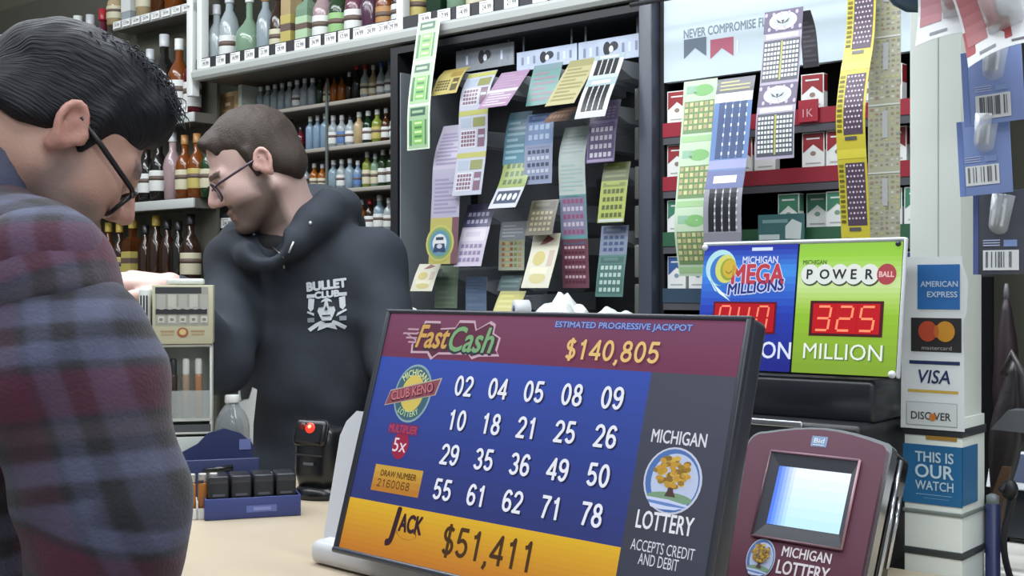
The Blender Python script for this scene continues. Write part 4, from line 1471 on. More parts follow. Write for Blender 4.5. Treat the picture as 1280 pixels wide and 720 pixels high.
# recessed lit screen
sq = [kp.uv(x, y) for x, y in ((977.5, 584.7), (1067, 594.4), (1050, 672.5), (960, 654))]
x0 = sum(p[0] for p in (sq[0], sq[3])) / 2
x1 = sum(p[0] for p in (sq[1], sq[2])) / 2
z1 = sum(p[1] for p in (sq[0], sq[1])) / 2
z0 = sum(p[1] for p in (sq[2], sq[3])) / 2
q = MB()
q.T = TK
fr = [(x0 - .016, z0 - .018), (x1 + .008, z0 - .018), (x1 + .008, z1 + .018), (x0 - .016, z1 + .018)]
inn = [(x0, z0), (x1, z0), (x1, z1), (x0, z1)]
yf, yi = -.0065, -.0045
q.add([(x, yf, z) for x, z in fr] + [(x, yi, z) for x, z in inn], [(i, (i + 1) % 4, (i + 1) % 4 + 4, i + 4) for i in range(4)], mat('3a3c44', .35))
q.tube([(fr[i][0], yf, fr[i][1]) for i in (3, 2)], .0018, mat('8a6a78', .3), 6)
q.tube([(fr[i][0], yf, fr[i][1]) for i in (2, 1)], .0018, mat('a8848c', .3), 6)
q.tube([(fr[i][0], yf, fr[i][1]) for i in (0, 3)], .0016, mat('5a4048', .3), 6)
q.tube([(fr[i][0], yf, fr[i][1]) for i in (0, 1)], .0016, mat('6a4a54', .3), 6)
q.build('screen_surround', kio)
q = MB()
q.T = TK
a = Art(q, lambda u, v, l: (u, -.0047 - l, v), lambda c: mat(c, .2, emit=.95))
a.L = .0003
nx, ny = 20, 6
for i in range(nx):
    for j in range(ny):
        f, g = (i + .5) / nx, (j + .5) / ny
        b = max(0, 1 - f / .28) ** 1.3
        c0 = np.array([226, 232, 246]) * g + np.array([178, 220, 240]) * (1 - g)
        c = c0 * (1 - b) + np.array([70, 110, 226]) * b
        a.rect(x0 + (x1 - x0) * i / nx, z0 + (z1 - z0) * j / ny, x0 + (x1 - x0) * (i + 1) / nx, z0 + (z1 - z0) * (j + 1) / ny, '%02x%02x%02x' % tuple(int(k) for k in c), 1)
q.build('screen', kio)
q = MB()
q.T = TK
a = Art(q, lambda u, v, l: (u, -.004 - l, v), INK)
a.L = .0004
u, v = kp.uv(1026, 554)
a.rect(u - .011, v - .007, u + .011, v + .007, '7a90b4', 1)
a.text('Bid', u, v + .001, .006, 'd0d8e4', .014, bold=.04, lift=2)
a.rect(u - .008, v - .0055, u + .008, v - .004, 'b8c4d4', 2)
q.build('maker_badge', kio)
q = MB()
q.T = TK
a = Art(q, lambda u, v, l: (u, -.004 - l, v), INK)
a.L = .0004
u, v = kp.uv(953, 700)
tree_logo(a, u, v, .56, 1.0)
u, v = kp.uv(1007, 697)
a.text('MICHIGAN', u + .003, v + .002, .0125, 'cfc8ce', .066, bold=.03, lift=2)
u, v = kp.uv(1004, 713)
a.text('LOTTERY', u + .002, v - .002, .0165, 'd2ccd2', .070, bold=.03, lift=2)
q.build('lottery_logo', kio)
q = MB()
q.box(-.10, .088, -.02, .11, 0, .02, m_blackgloss, .006)
q.build('base', kio)

# ------------------------------------------------------------------ white post with card stickers
PD0 = -.852
PS0 = s_of(1137, PD0)
PW = s_of(1201, PD0) - PS0
post = thing('post', 'white square post with dark bands, covered in payment stickers', 'post', W(PS0, PD0, 0))
m_post = mat('dce3dc', .45)
m_postside = m_post
q = MB()
q.box(0, PW, 0, .085, 0, 2.9, m_post, .002)
q.build('column', post)
q = MB()
q.box(PW * .56, PW * .575, -.0006, .001, 1.0, 2.9, mat('8f978f', .5))
q.build('seam', post)
q = MB()
q.box(-.006, PW + .003, -.004, .088, .4, wl(1165, 520, PD0)[1], m_post, .001)
q.build('lower_sleeve', post)


def pz(py, px=1165):
    return wl(px, py, PD0)[1]


for py, c, h in ((539, '32363a', .012), (640, '7a8480', .006), (690, '3a3f40', .010)):
    z = pz(py)
    q = MB()
    q.box(-.008, PW + .005, -.006, .090, z - h / 2, z + h / 2, mat(c, .4), .001)
    q.build('band', post)
# the acceptance card
card = thing('sticker_card', 'white card of stacked payment logos on the front of the white post', 'sign', W(PS0, PD0 - .0075, 0))
cu0, cu1 = s_of(1127, PD0) - PS0, s_of(1211, PD0) - PS0
ct, cb = pz(321), pz(536)
q = MB()
q.prism([(cu0 + .002, cb), (cu1 - .003, cb), (cu1 - .004, pz(400)), (cu1 + .0, pz(392)), (cu1 + .002, pz(352)), (cu1 - .006, pz(330)), (cu1 - .006, ct), (cu0 + .005, ct)], -.001, .0, mat('e2e8ea', .3))
a = Art(q, lambda u, v, l: (u, -.001 - l, v), INK)


def cuv(px, py):
    s, z = wl(px, py, PD0 - .0085)
    return s - PS0, z


def crect(xa, ya, xb, yb, c, l=1):
    (ua, va), (ub, vb) = cuv(xa, (ya)), cuv(xb, yb)
    a.rect(ua, vb, ub, va, c, l)


crect(1147, 331, 1200, 387, '2a6cb0')
u, v = cuv(1174, 355)
a.text('AMERICAN', u, v, .0078, 'bccfe6', .052, bold=.03, lift=2)
u, v = cuv(1178, 368)
a.text('EXPRESS', u, v, .0078, 'bccfe6', .042, bold=.03, lift=2)
crect(1139, 397, 1202, 441, '2c2a2c')
u, v = cuv(1160, 414)
u2, _ = cuv(1182, 414)
a.ell(u, v, .0135, .0145, 'b8482c', 2, 22)
a.ell(u2, v, .0135, .0145, 'cc902c', 3, 22)
a.ell((u + u2) / 2, v, .0035, .009, 'c0642a', 4, 16)
u, v = cuv(1171, 435)
a.text('mastercard', u, v, .0055, 'a8a4a0', .042, bold=.01, lift=2)
crect(1137, 450, 1200, 457, '23305c')
crect(1135, 486, 1198, 493, 'c9a848')
u, v = cuv(1168, 471)
a.text('VISA', u, v, .0185, '23305c', .044, bold=.02, shear=.2, lift=2)
crect(1133, 501, 1197, 535, 'b0b8ba')
crect(1134, 502, 1196, 534, 'd4dadb', 2)
u, v = cuv(1164, 520)
a.text('DISC VER', u, v, .0105, '3a3634', .056, bold=.02, lift=3)
u, v = cuv(1166, 521)
a.ell(u + .0005, v - .0005, .0048, .0055, 'c8782c', 4, 14)
q.build('card', card)
sk = thing('warning_sticker', 'blue sticker reading this is our watch, wrapped round the white post', 'sticker', W(PS0, PD0, 0))
sz1, sz0 = pz(556), pz(630)
q = MB()
q.box(-.0075, PW + .0045, -.0055, -.0045, sz0, sz1, mat('2f6c9c', .35))
q.box(PW + .0035, PW + .0045, -.0055, .055, sz0 + .002, sz1, mat('2f6c9c', .35))
a = Art(q, lambda u, v, l: (u, -.0055 - l, v), INK)
H_ = sz1 - sz0
cx_ = PW * .52
a.text('THIS IS', cx_, sz1 - H_ * .20, H_ * .17, 'b8d0dc', PW * .74, bold=.03)
a.text('OUR', cx_, sz1 - H_ * .44, H_ * .22, 'bfd6e2', PW * .74, bold=.03)
a.text('WATCH', cx_, sz1 - H_ * .68, H_ * .15, 'b8d0dc', PW * .74, bold=.02)
a.rect(PW * .16, sz0 + H_ * .16, PW * .86, sz0 + H_ * .17, '8fb8d0')
a.rect(PW * .3, sz0 + H_ * .10, PW * .8, sz0 + H_ * .108, '7aa8c4')
q.build('sticker', sk)
gs = thing('gold_sticker', 'small gold edged sticker under the dark band of the white post', 'sticker', W(PS0, PD0, 0))
q = MB()
q.box(PW * .35, PW * .95, -.0055, -.0045, pz(549), pz(543), mat('a8823c', .4))
q.build('sticker', gs)
# ------------------------------------------------------------------ hanging packs at the right
HY = 1.5
m_bub = mat('d4dade', .06, alpha=.42)
clip = thing('clip_strip', 'narrow dark strip the blue blister packs hang from, right of the post', 'strip', P(1240, 346, HY + .02), YAW)
MB().box(-.012, .012, .0, .002, 0, .75, mat('4a4c54', .3)).build('strip', clip)


def bpack(label, px, py0, py1, wpx, col, tilt, Y, bub, bar, kind='card', dark='3a4a80'):
    """A carded blister pack hanging with its lower edge at py1; bar and bub are where the bar code and the bubble sit on it."""
    base = P(px, py1, Y)
    t = thing('blister_pack', label, 'package', base, YAW, 'carded packs on the clip strip')
    kx = FPX / Y * (.766 + .643 * (px - 640) / FPX)
    h = (py1 - py0) * Y / FPX
    w = wpx / kx
    T = Matrix.Rotation(R(tilt), 4, 'Y')
    q = MB()
    q.T = T
    q.box(-w / 2, w / 2, 0, .0015, 0, h, mat(col, .35, noise=.06, nscale=8), .0005)
    a = Art(q, lambda u, v, l: (u, -l, v), INK)
    a.rect(-w / 2, 0, -w / 2 + w * .10, h, dark)
    if bar:
        bx, bz, bw, bh = [k for k in bar]
        a.rect(bx * w - bw * w / 2, bz * h, bx * w + bw * w / 2, bz * h + bh * h, 'd4d8da', 2)
        r2 = random.Random(int(px))
        n = 22
        for i in range(n):
            if r2.random() < .6:
                u = bx * w - bw * w * .42 + bw * w * .84 * i / n
                a.rect(u, bz * h + bh * h * .14, u + bw * w * .84 / n * r2.uniform(.4, 1), bz * h + bh * h * .92, '5a5e64', 3)
        for k in range(3):
            a.rect(bx * w - bw * w * .5, (bz + bh + .05 + .03 * k) * h, bx * w - bw * w * .02, (bz + bh + .065 + .03 * k) * h, 'a8b4d4', 2)
        a.rect(bx * w + bw * w * .08, (bz + bh + .04) * h, bx * w + bw * w * .45, (bz + bh + .12) * h, '8098c8', 2)
    q.build('card', t)
    if bub:
        ux, uz, uw, uh = bub
        q = MB()
        q.T = T @ Matrix.Translation((ux * w, -.001, uz * h)) @ Matrix.Rotation(R(9), 4, 'Y')
        out = []
        for i in range(9):
            th = math.pi + math.pi * i / 8
            out.append((uw * w / 2 * math.cos(th), uw * w * .35 * math.sin(th)))
        out += [(uw * w * .62, uh * h), (-uw * w * .62, uh * h)]
        n = len(out)
        q.add([(x, 0, z) for x, z in out] + [(x * .7, -.016, z * .92 + .004) for x, z in out], [(i, (i + 1) % n, (i + 1) % n + n, i + n) for i in range(n)] + [tuple(range(n, 2 * n))], m_bub, True)
        q.build('bubble', t)
        q = MB()
        q.T = T @ Matrix.Translation((ux * w, -.002, uz * h)) @ Matrix.Rotation(R(9), 4, 'Y')
        for x_, w_, c_ in ((-.26, .09, 'dfe3e6'), (-.02, .07, '8a9098'), (.24, .08, 'e6eaec')):  # pale and grey strips stand in for highlights on the clear bubble
            q.box(uw * w * (x_ - w_), uw * w * (x_ + w_), -.010, -.004, .002, uh * h * (.9 if x_ else .8), mat(c_, .15), .002)
        q.build('bubble_highlights', t)
    return t


bpack('dark grey blister pack with a bar code, lowest on the clip strip', 1250, 238, 343, 68, '4a4d58', 0, 1.50, (-.02, .55, .34, .4), (.02, .05, .66, .24), dark='4a5a90')
bpack('pale blue blister pack with a bar code, middle of the clip strip', 1233, 148, 243, 66, '7f94c8', -3, 1.48, (.02, .64, .36, .4), (-.05, .13, .64, .26), dark='6a84c0')
bpack('pale blue blister pack with a bar code, upper on the clip strip', 1243, 60, 154, 76, '8497cc', -3, 1.46, (.03, .66, .34, .4), (.0, .07, .58, .32), dark='7088c4')


def curlpack(label, px, py0, py1, wpx, Y, tilt, ink, seed):
    base = P(px, py1, Y)
    t = thing('toy_pack', label, 'package', base, YAW, 'white packs hung at the top right')
    kx = FPX / Y * (.766 + .643 * (px - 640) / FPX)
    h = (py1 - py0) * Y / FPX
    w = wpx / kx
    q = MB()
    q.T = Matrix.Rotation(R(tilt), 4, 'Y')

    def fn(u, v, l):
        return (u, .02 * math.sin(v / h * 2.4) - l, v + .006 * math.cos(u / w * 3.1) * (1 - v / h))
    a = Art(q, fn, INK, step=h / 8)
    n = 8
    for i in range(n):
        a.rect(-w / 2 + w * i / n, 0, -w / 2 + w * (i + 1) / n, h, mat('d4d6d8', .35), 0)
        a.rect(-w / 2 + w * i / n, 0, -w / 2 + w * (i + 1) / n, h, mat('c4c6c8', .4), -1.6)
    a.rect(-w * .46, h * .22, -w * .15, h * .95, ink)
    a.rect(w * .18, h * .05, w * .46, h * .08, '5a5a62')
    a.rect(-w * .3, h * .06, -w * .05, h * .10, '7a7c84')
    if seed == 2:
        a.rect(-w * .5, h * .12, w * .2, h * .42, 'a04448')
    q.build('card', t)
    q = MB()
    q.T = Matrix.Rotation(R(tilt), 4, 'Y')
    prof = []
    nu, nv = 10, 10
    vv = []
    for i in range(nu + 1):
        for j in range(nv + 1):
            x, z = -1 + 2 * i / nu, -1 + 2 * j / nv
            b = max(0, (1 - x * x) * (1 - z * z)) ** .45
            vv.append((w * (.14 + .28 * x), .015 - .034 * b, h * (.62 + .36 * z)))
    q.add(vv, [(i * (nv + 1) + j, (i + 1) * (nv + 1) + j, (i + 1) * (nv + 1) + j + 1, i * (nv + 1) + j + 1) for i in range(nu) for j in range(nv)], mat('c9ced2', .1, alpha=.5), True)
    q.build('bubble', t)
    q = MB()
    q.T = Matrix.Rotation(R(tilt), 4, 'Y')
    q.ball((w * .02, .004, h * .6), (w * .12, .010, h * .26), mat('b04a50', .4))
    q.ball((w * .20, .004, h * .5), (w * .10, .009, h * .12), mat('b8bcc0', .3))
    q.build('toy', t)


curlpack('white bubble pack with red print, hanging at top right before the post', 1188, -60, 49, 90, 1.42, -4, 'b07880', 1)
curlpack('white and red bubble pack at the top right corner, turned outward', 1252, -50, 68, 88, 1.34, -16, 'a8686c', 2)
t = thing('bag', 'dark blue grey bag bottom hanging in at the top edge before the post', 'bag', P(1150, 14, 1.55), YAW)
q = MB()
q.ball((0, 0, .06), (.055, .03, .062), mat('3f5a70', .35, noise=.2, nscale=30))
q.box(-.05, .05, -.015, .015, .05, .20, mat('3f5a70', .35, noise=.2, nscale=30), .014)
q.build('pouch', t)
MB().tube([(0, 0, .19), (0, 0, .5)], .003, m_dark, 6).build('cord', t)
hook = thing('peg_hook', 'steel peg hooks fixed to the post that carry the white packs', 'hook', P(1190, -62, 1.45), YAW)
MB().tube([(-.03, .05, .02), (-.03, -.10, .02), (-.03, -.115, .03)], .003, mat('b4b8bc', .2, metal=.9), 8).build('wire', hook)

# ------------------------------------------------------------------ behind the post at the right
t = thing('back_counter', 'pale counter end in the lower right corner behind the post', 'counter', W(1.47, -.70, 0), YAW)
MB().box(.0, 1.2, 0, .64, .965, 1.0, mat('d0cec8', .45), .004).build('counter_top', t)
MB().box(.02, 1.2, .02, .64, 0, .965, m_dark).build('counter_body', t)
bc = thing('back_cabinet', 'dark shop cabinet filling the gap right of the post', 'cabinet', W(1.5, .0, 0), YAW)
MB().box(0, 2.4, .0, .5, 0, 2.6, mat('1e1c1f', .4)).build('carcass', bc)
MB().box(.02, .06, -.02, .0, 1.0, 1.62, mat('22252e', .2)).build('door_edge', bc)
MB().box(.06, 1.4, -.06, .0, 1.10, 1.14, mat('3c3f46', .4)).build('ledge', bc)
mt_ = thing('counter_mat', 'green rubber mat on the pale counter at the right edge', 'mat', W(s_of(1274, -.40), -.40, 1.0006), YAW)
MB().box(-.03, .34, -.05, .12, 0, .012, mat('2f6a4a', .6), .003).build('mat', mt_)
t = thing('counter_sign', 'small blue and white card sign tilted on the green mat', 'sign', P(1272, 612, 1.95), YAW)
q = MB()
q.T = Matrix.Rotation(R(-25), 4, 'X')
q.box(-.05, .08, 0, .004, 0, .065, mat('c8ccd0', .4))
a = Art(q, lambda u, v, l: (u, -l, v), INK)
a.rect(-.038, .012, .078, .06, '2c3a58')
for i in range(5):
    a.rect(-.045 + .022 * i, .001, -.032 + .022 * i, .008, 'b8b04a' if i % 2 else 'c8ccd0')
a.rect(.02, .02, .028, .055, 'b8c4d8', 2)
q.build('card', t)
MB().box(-.05, .08, .02, .05, -.083, .0, mat('33383c', .4)).build('holder', t)
# rolled burgundy umbrella leaning in the corner, grey bag, brown paper, blue pole, cable
t = thing('umbrella', 'rolled burgundy umbrella standing with its tip up behind the post', 'umbrella', P(1258, 545, 2.06), YAW)
q = MB()
prof = [(.010, 0), (.020, .02), (.023, .08), (.018, .16), (.009, .215), (.005, .235)]
q.lathe(prof, mat('20121a', .5, noise=.2, nscale=40), 14)
q.build('canopy', t)
MB().lathe([(.004, .23), (.005, .245), (.003, .262)], mat('5a5c60', .4), 8).build('tip', t)
MB().tube([(0, 0, .0), (0, 0, -.26), (.006, 0, -.275)], .005, m_dark, 8).build('shaft', t)
t = thing('shoulder_bag', 'slouched dark grey bag behind the post at the right edge', 'bag', P(1246, 640, 1.90), YAW)
q = MB()
gm = mat('2b2729', .35, noise=.25, nscale=14, bump=.4)
nn, mm = 16, 14
vv = []
for j in range(mm + 1):
    z = j / mm
    for i in range(nn):
        th = 2 * math.pi * i / nn
        wv = .017 + .013 * math.sin(math.pi * min(1, z * 1.05)) - .010 * z * z
        wv *= .5 + .5 * min(1, z * 1.8)
        wv *= 1 + .10 * math.sin(3 * th + 5 * z) + .06 * math.sin(7 * z)
        vv.append((wv * math.cos(th) * .95 + .028 * z, wv * math.sin(th) * .9, .24 * z))
q.add(vv, [(j * nn + i, j * nn + (i + 1) % nn, (j + 1) * nn + (i + 1) % nn, (j + 1) * nn + i) for j in range(mm) for i in range(nn)] + [tuple(reversed(range(nn))), tuple(range(mm * nn, (mm + 1) * nn))], gm, True)
q.build('body', t)
q = MB()
q.tube([(.02, -.03, .22), (.035, -.038, .255), (.05, -.03, .22), (.055, -.034, .12)], .006, mat('4a4648', .3), 8)
q.build('strap', t)
t = thing('paper_bag', 'brown paper bag corner below the grey bag', 'bag', P(1240, 690, 1.80), YAW)
q = MB()
q.add([(x * k + o_, y * k, z) for z, k, o_ in ((0, 1, 0), (.06, 1.05, .004), (.09, .8, .012), (.13, .55, .022)) for x, y in ((-.011, -.01), (.011, -.01), (.011, .01), (-.011, .01))],
      [(j * 4 + i, j * 4 + (i + 1) % 4, j * 4 + 4 + (i + 1) % 4, j * 4 + 4 + i) for j in range(3) for i in range(4)] + [(3, 2, 1, 0), (12, 13, 14, 15)], mat('4a3420', .6, noise=.3, nscale=20))
q.build('bag', t)
pl = thing('pole', 'thin navy blue pole standing against the right side of the post', 'pole', P(1241, 1300, 1.72) * 1, YAW)
pl.location.z = 0
MB().lathe([(.0105, 0), (.0105, 1.11), (.008, 1.112)], mat('2a3460', .4), 12).build('shaft', pl)
MB().lathe([(.009, 1.11), (.009, 1.122), (.004, 1.125)], mat('7a8488', .4), 12).build('cap', pl)
cb_ = thing('cable', 'thick black cable arching down before the pale counter at the right', 'cable', P(1262, 735, 1.70), YAW)
q = MB()
b0_ = P(1262, 735, 1.70)
Mi = Matrix.Rotation(-YAW, 3, 'Z')
pts = [Mi @ (P(x, y, 1.70) - b0_) for x, y in ((1250, 614), (1260, 605), (1267, 612), (1264, 632), (1256, 662), (1256, 695), (1268, 740))]
pts = smooth_path([tuple(p) for p in pts], 36)
q.tube(pts, .0048, m_black, 8)
q.build('cord', cb_)
q = MB()
q.ball(Mi @ (P(1262, 612, 1.70) - b0_), (.012, .010, .015), m_black)
q.build('plug', cb_)
mo = thing('monitor_arm', 'grey monitor arm poking in from the right edge behind the post', 'arm', P(1309, 540, 1.76), YAW)
q = MB()
q.prism([(-.075, .0), (-.05, .03), (.06, .035), (.06, -.005)], -.02, .02, mat('5c6064', .35))
q.build('arm', mo)

# ------------------------------------------------------------------ things on the counter by the customer
def on_counter(px, py):
    Y = (CAM_H - CT) * FPX / (py - 360)
    return P(px, py, Y) + Vector((0, 0, .0006))


sc = thing('barcode_scanner', 'black desktop bar code scanner with a glowing red eye on the counter', 'scanner', on_counter(398, 622), R(-28))
q = MB()
q.lathe([(.047, 0), (.050, .004), (.049, .014), (.040, .022), (.030, .026)], m_blackgloss, 22, sy=.8)
q.build('foot', sc)
q = MB()
nn = 20
vv = []
for z, rx, ry, oy in ((.022, .036, .026, 0), (.05, .043, .032, .0), (.10, .044, .033, .004), (.124, .044, .033, .008), (.133, .040, .028, .010)):
    for i in range(nn):
        th = 2 * math.pi * i / nn
        c_, s_ = math.cos(th), math.sin(th)
        vv.append((rx * math.copysign(abs(c_) ** .6, c_), oy + ry * math.copysign(abs(s_) ** .6, s_), z))
q.add(vv, [(j * nn + i, j * nn + (i + 1) % nn, (j + 1) * nn + (i + 1) % nn, (j + 1) * nn + i) for j in range(4) for i in range(nn)] + [tuple(reversed(range(nn))), tuple(range(4 * nn, 5 * nn))], mat('17181c', .3), True)
q.build('body', sc)
q = MB()
q.T = Matrix.Translation((0, .004, .105)) @ Matrix.Rotation(R(-16), 4, 'X')
q.box(-.038, .038, -.042, -.020, -.014, .038, m_blackgloss, .012, 4)
q.build('head_window', sc)
q = MB()
q.T = Matrix.Translation((0, .004, .105)) @ Matrix.Rotation(R(-16), 4, 'X')
q.ball((.004, -.042, .020), (.011, .003, .010), mat('e02a1c', .3, emit=2.2))
q.ball((.004, -.0435, .022), (.0045, .003, .004), mat('ff8a6a', .3, emit=3))
q.ball((-.014, -.0415, .022), (.008, .003, .007), mat('6a1a16', .3, emit=.5))
q.build('red_light', sc)
q = MB()
q.box(-.008, .014, -.0365, -.033, .066, .071, mat('5c5f66', .4))
q.box(-.034, .034, -.034, -.030, .083, .086, mat('2c2e34', .2))
q.build('badge', sc)

# blue display tray of black boxes
BT = on_counter(314, 643)
tr = thing('display_tray', 'low blue cardboard tray holding black boxes on the counter', 'tray', BT, R(18))
bm_ = mat('333f78', .5)
q = MB()
q.box(-.082, .082, -.036, .05, 0, .004, bm_)
q.box(-.082, .082, -.038, -.034, 0, .036, bm_, .001)
q.box(-.082, -.079, -.036, .05, 0, .036, bm_)
q.box(.079, .082, -.036, .05, 0, .036, bm_)
q.box(-.082, .082, .048, .05, 0, .04, bm_)
a = Art(q, lambda u, v, l: (u, -.038 - l, v), INK)
a.rect(-.012, .010, .040, .022, '5a68a4')
a.rect(.0, .013, .03, .019, '7c88bc', 2)
q.build('tray', tr)
for i in range(4):
    t = thing('vape_box', 'black box with rounded top in the blue tray, %s from the left' % ORD[i], 'box', BT + Matrix.Rotation(R(18), 3, 'Z') @ Vector((-.058 + i * .0385, .004, .0048)), R(18), 'black boxes in the blue tray')
    q = MB()
    q.box(-.0175, .0175, -.034, .03, 0, .068, mat('1e2026', .4), .004)
    q.box(-.016, .016, -.0345, -.03, .055, .0685, mat('2c2f37', .3), .002)
    q.build('carton', t)
    MB().box(-.010, .010, -.0352, -.034, .034, .038, mat('4c505a', .4)).build('printed_strip', t)
# lighters tray
LT = on_counter(257, 646)
t = thing('lighter_tray', 'small white tray of lighters beside the blue tray', 'tray', LT, R(18))
q = MB()
q.box(-.036, .022, -.02, .03, 0, .003, m_white)
q.box(-.036, .022, -.022, -.019, 0, .018, m_white)
for x in (-.036, -.017, .002, .020):
    q.box(x, x + .003, -.022, .03, 0, .030, m_white)
q.build('tray', t)
for i, (c, nm) in enumerate((('b8762a', 'orange'), ('b07030', 'amber'), ('5f4c8c', 'purple'))):
    l = thing('lighter', '%s lighter upright in the small white tray' % nm, 'lighter', LT + Matrix.Rotation(R(18), 3, 'Z') @ Vector((-.0245 + i * .0188, -.006, .003)), R(18), 'lighters in the white tray')
    MB().box(-.0075, .0075, -.006, .006, 0, .058, mat(c, .25, trans=.2), .003).build('body', l)
    MB().box(-.007, .007, -.005, .005, .058, .074, mat('b4b2ae', .3, metal=.6), .002).build('metal_top', l)
    MB().box(-.008, .002, -.0065, .0065, .058, .063, mat('3a3034', .4), .001).build('thumb_lever', l)
# dark blue bin with the sanitizer bottle and a black marker on top
BB = on_counter(282, 622)
t = thing('counter_bin', 'dark blue curved display bin behind the black boxes', 'bin', BB, R(18))
nb = mat('27305a', .45)
q = MB()
out = [(-.085, 0), (.05, 0), (.056, .09), (.052, .10), (.03, .118), (.0, .128), (-.03, .120), (-.05, .10), (-.085, .082)]
q.prism(out[::-1], .030, .036, nb)
q.box(-.085, .052, -.03, .03, .0, .05, nb, .002)
q.box(-.085, .060, -.034, -.030, .0, .078, nb, .002)
q.box(-.085, .060, -.030, .034, .050, .054, nb)
q.build('bin', t)
q = MB()
q.tube([(-.045, -.045, .058), (.01, -.045, .063)], .0055, m_blackgloss, 10)
q.build('black_roll', t)
q = MB()
q.box(.028, .05, .0285, .030, .086, .106, mat('6a76a8', .4))
q.build('printed_mark', t)
SB = on_counter(266, 596)
t = thing('water_bottle', 'clear plastic bottle with white cap standing behind the dark blue bin', 'bottle', SB + NV * .05, R(18))
q = MB()
q.lathe([(.034, 0), (.037, .006), (.037, .10), (.035, .115), (.026, .134), (.014, .150), (.013, .156)], mat('b4bcc2', .08, trans=.6, alpha=.8), 24)
q.build('bottle', t)
q = MB()
q.lathe([(.0155, .153), (.016, .155), (.0155, .168), (.014, .17)], mat('d6d8d8', .4), 18)
q.build('cap', t)

# cigarillo display: three storeys
DYAW = R(12)
DS = on_counter(230, 614)
DM = Matrix.Rotation(DYAW, 3, 'Z')
dsp = thing('cigar_display', 'cream topped acrylic counter display of cigar tubes beside the man in plaid', 'display', DS, DYAW)
ac = mat('c2cac8', .12, alpha=.35)
dsp.scale = (1.09, 1, 1)
q = MB()
for x in (-.052, .046):
    q.box(x, x + .004, -.034, .05, .0, .290, m_offwhite, .001)
q.box(-.052, .050, .046, .05, 0, .290, mat('b8c0be', .3), .001)
for z in (.0, .115, .140, .285):
    q.box(-.052, .050, -.034, .05, z, z + .005, m_offwhite, .001)
q.box(-.050, .048, -.034, -.030, .02, .110, mat('b4bab6', .4), .001)
q.box(-.050, .048, -.0345, -.034, .120, .134, mat('4c5054', .4))
q.build('frame', dsp)
MB().box(-.048, .046, -.036, -.034, .145, .20, ac).build('front_lip', dsp)
q = MB()
q.box(-.052, .052, -.04, .048, .291, .405, mat('b9b79c', .5), .001)
a = Art(q, lambda u, v, l: (u, -.04 - l, v + .105), INK)
a.rect(-.047, .222, .044, .296, '9a9c94')
a.rect(-.047, .284, .032, .296, '33383a', 2)
for i in range(5):
    u = -.046 + .0185 * i
    a.rect(u + .002, .226, u + .0165, .282, 'b9bab0' if i % 2 else 'a8aaa2', 2)
    a.rect(u + .004, .228, u + .014, .240, 'c9c8b8', 3)
    a.rect(u + .006, .231, u + .012, .236, '7c7c74', 4)
a.rect(-.046, .244, .042, .254, '2a2a30', 5)
for i in range(6):
    a.ell(-.036 + i * .0145, .2555, .006, .003, 'a8aaa4', 6, 8)
a.ell(.0, .208, .010, .010, '9a5a44', 1, 14)
a.ell(.0, .209, .006, .006, 'c8b47a', 2, 12)
for x in (-.026, .026):
    a.rect(x - .012, .209, x + .012, .212, 'a0825c', 1)
    a.rect(x - .011, .203, x + .011, .206, 'a89068', 1)
q.build('header_box', dsp)
q = MB()
q.box(-.076, -.056, -.03, .05, .28, .400, mat('c8ccc8', .4), .006)
a = Art(q, lambda u, v, l: (u, -.03 - l, v), INK)
for i in range(3):
    a.rect(-.0735 + .005 * i, .29, -.0705 + .005 * i, .385, '2a2c36')
q.build('side_rack', dsp)
q = MB()
q.box(-.030, .035, -.005, .045, .406, .418, mat('c4c8c8', .4), .004)
q.build('top_tray', dsp)
for i, (x, c, nm) in enumerate(((-.036, 'a8882c', 'yellow'), (-.018, '3a2e28', 'dark'), (.004, 'a08c78', 'pale copper'), (.026, 'a87c58', 'copper'))):
    o = thing('cigar_tube', '%s capped tube standing in the acrylic cigar display' % nm, 'tube', DS + DM @ Vector((x * 1.09, -.012, .1456)), DYAW, 'tubes in the cigar display')
    MB().lathe([(.007, 0), (.008, .003), (.008, .082), (.007, .085)], mat(c, .25, trans=.2), 12).build('tube', o)
    MB().lathe([(.0065, .084), (.007, .086), (.007, .112), (.005, .116)], mat('c9cac6' if i != 1 else '2a2a2e', .35), 12).build('cap', o)
t = thing('card_holder', 'white angled card holder beside the acrylic cigar display', 'holder', on_counter(285, 590) + NV * .04, R(14))
q = MB()
q.prism([(-.02, 0), (.02, 0), (.022, .10), (.030, .175), (.020, .18), (.012, .155), (-.01, .15), (-.018, .13), (-.018, .115), (.004, .105), (.002, .08)], -.012, .012, mat('c6cac8', .4))
q.build('holder', t)
MB().box(-.016, .018, -.014, -.012, .02, .07, mat('a8aeb0', .4)).build('card', t)
t = thing('small_carton', 'small white carton lying left of the dark blue bin', 'box', on_counter(236, 622), R(14))
q = MB()
q.box(-.034, .022, -.03, .0, 0, .052, mat('c8c8bc', .5), .001)
a = Art(q, lambda u, v, l: (u, -.03 - l, v), INK)
a.rect(.004, .012, .018, .03, '33373c')
q.build('carton', t)
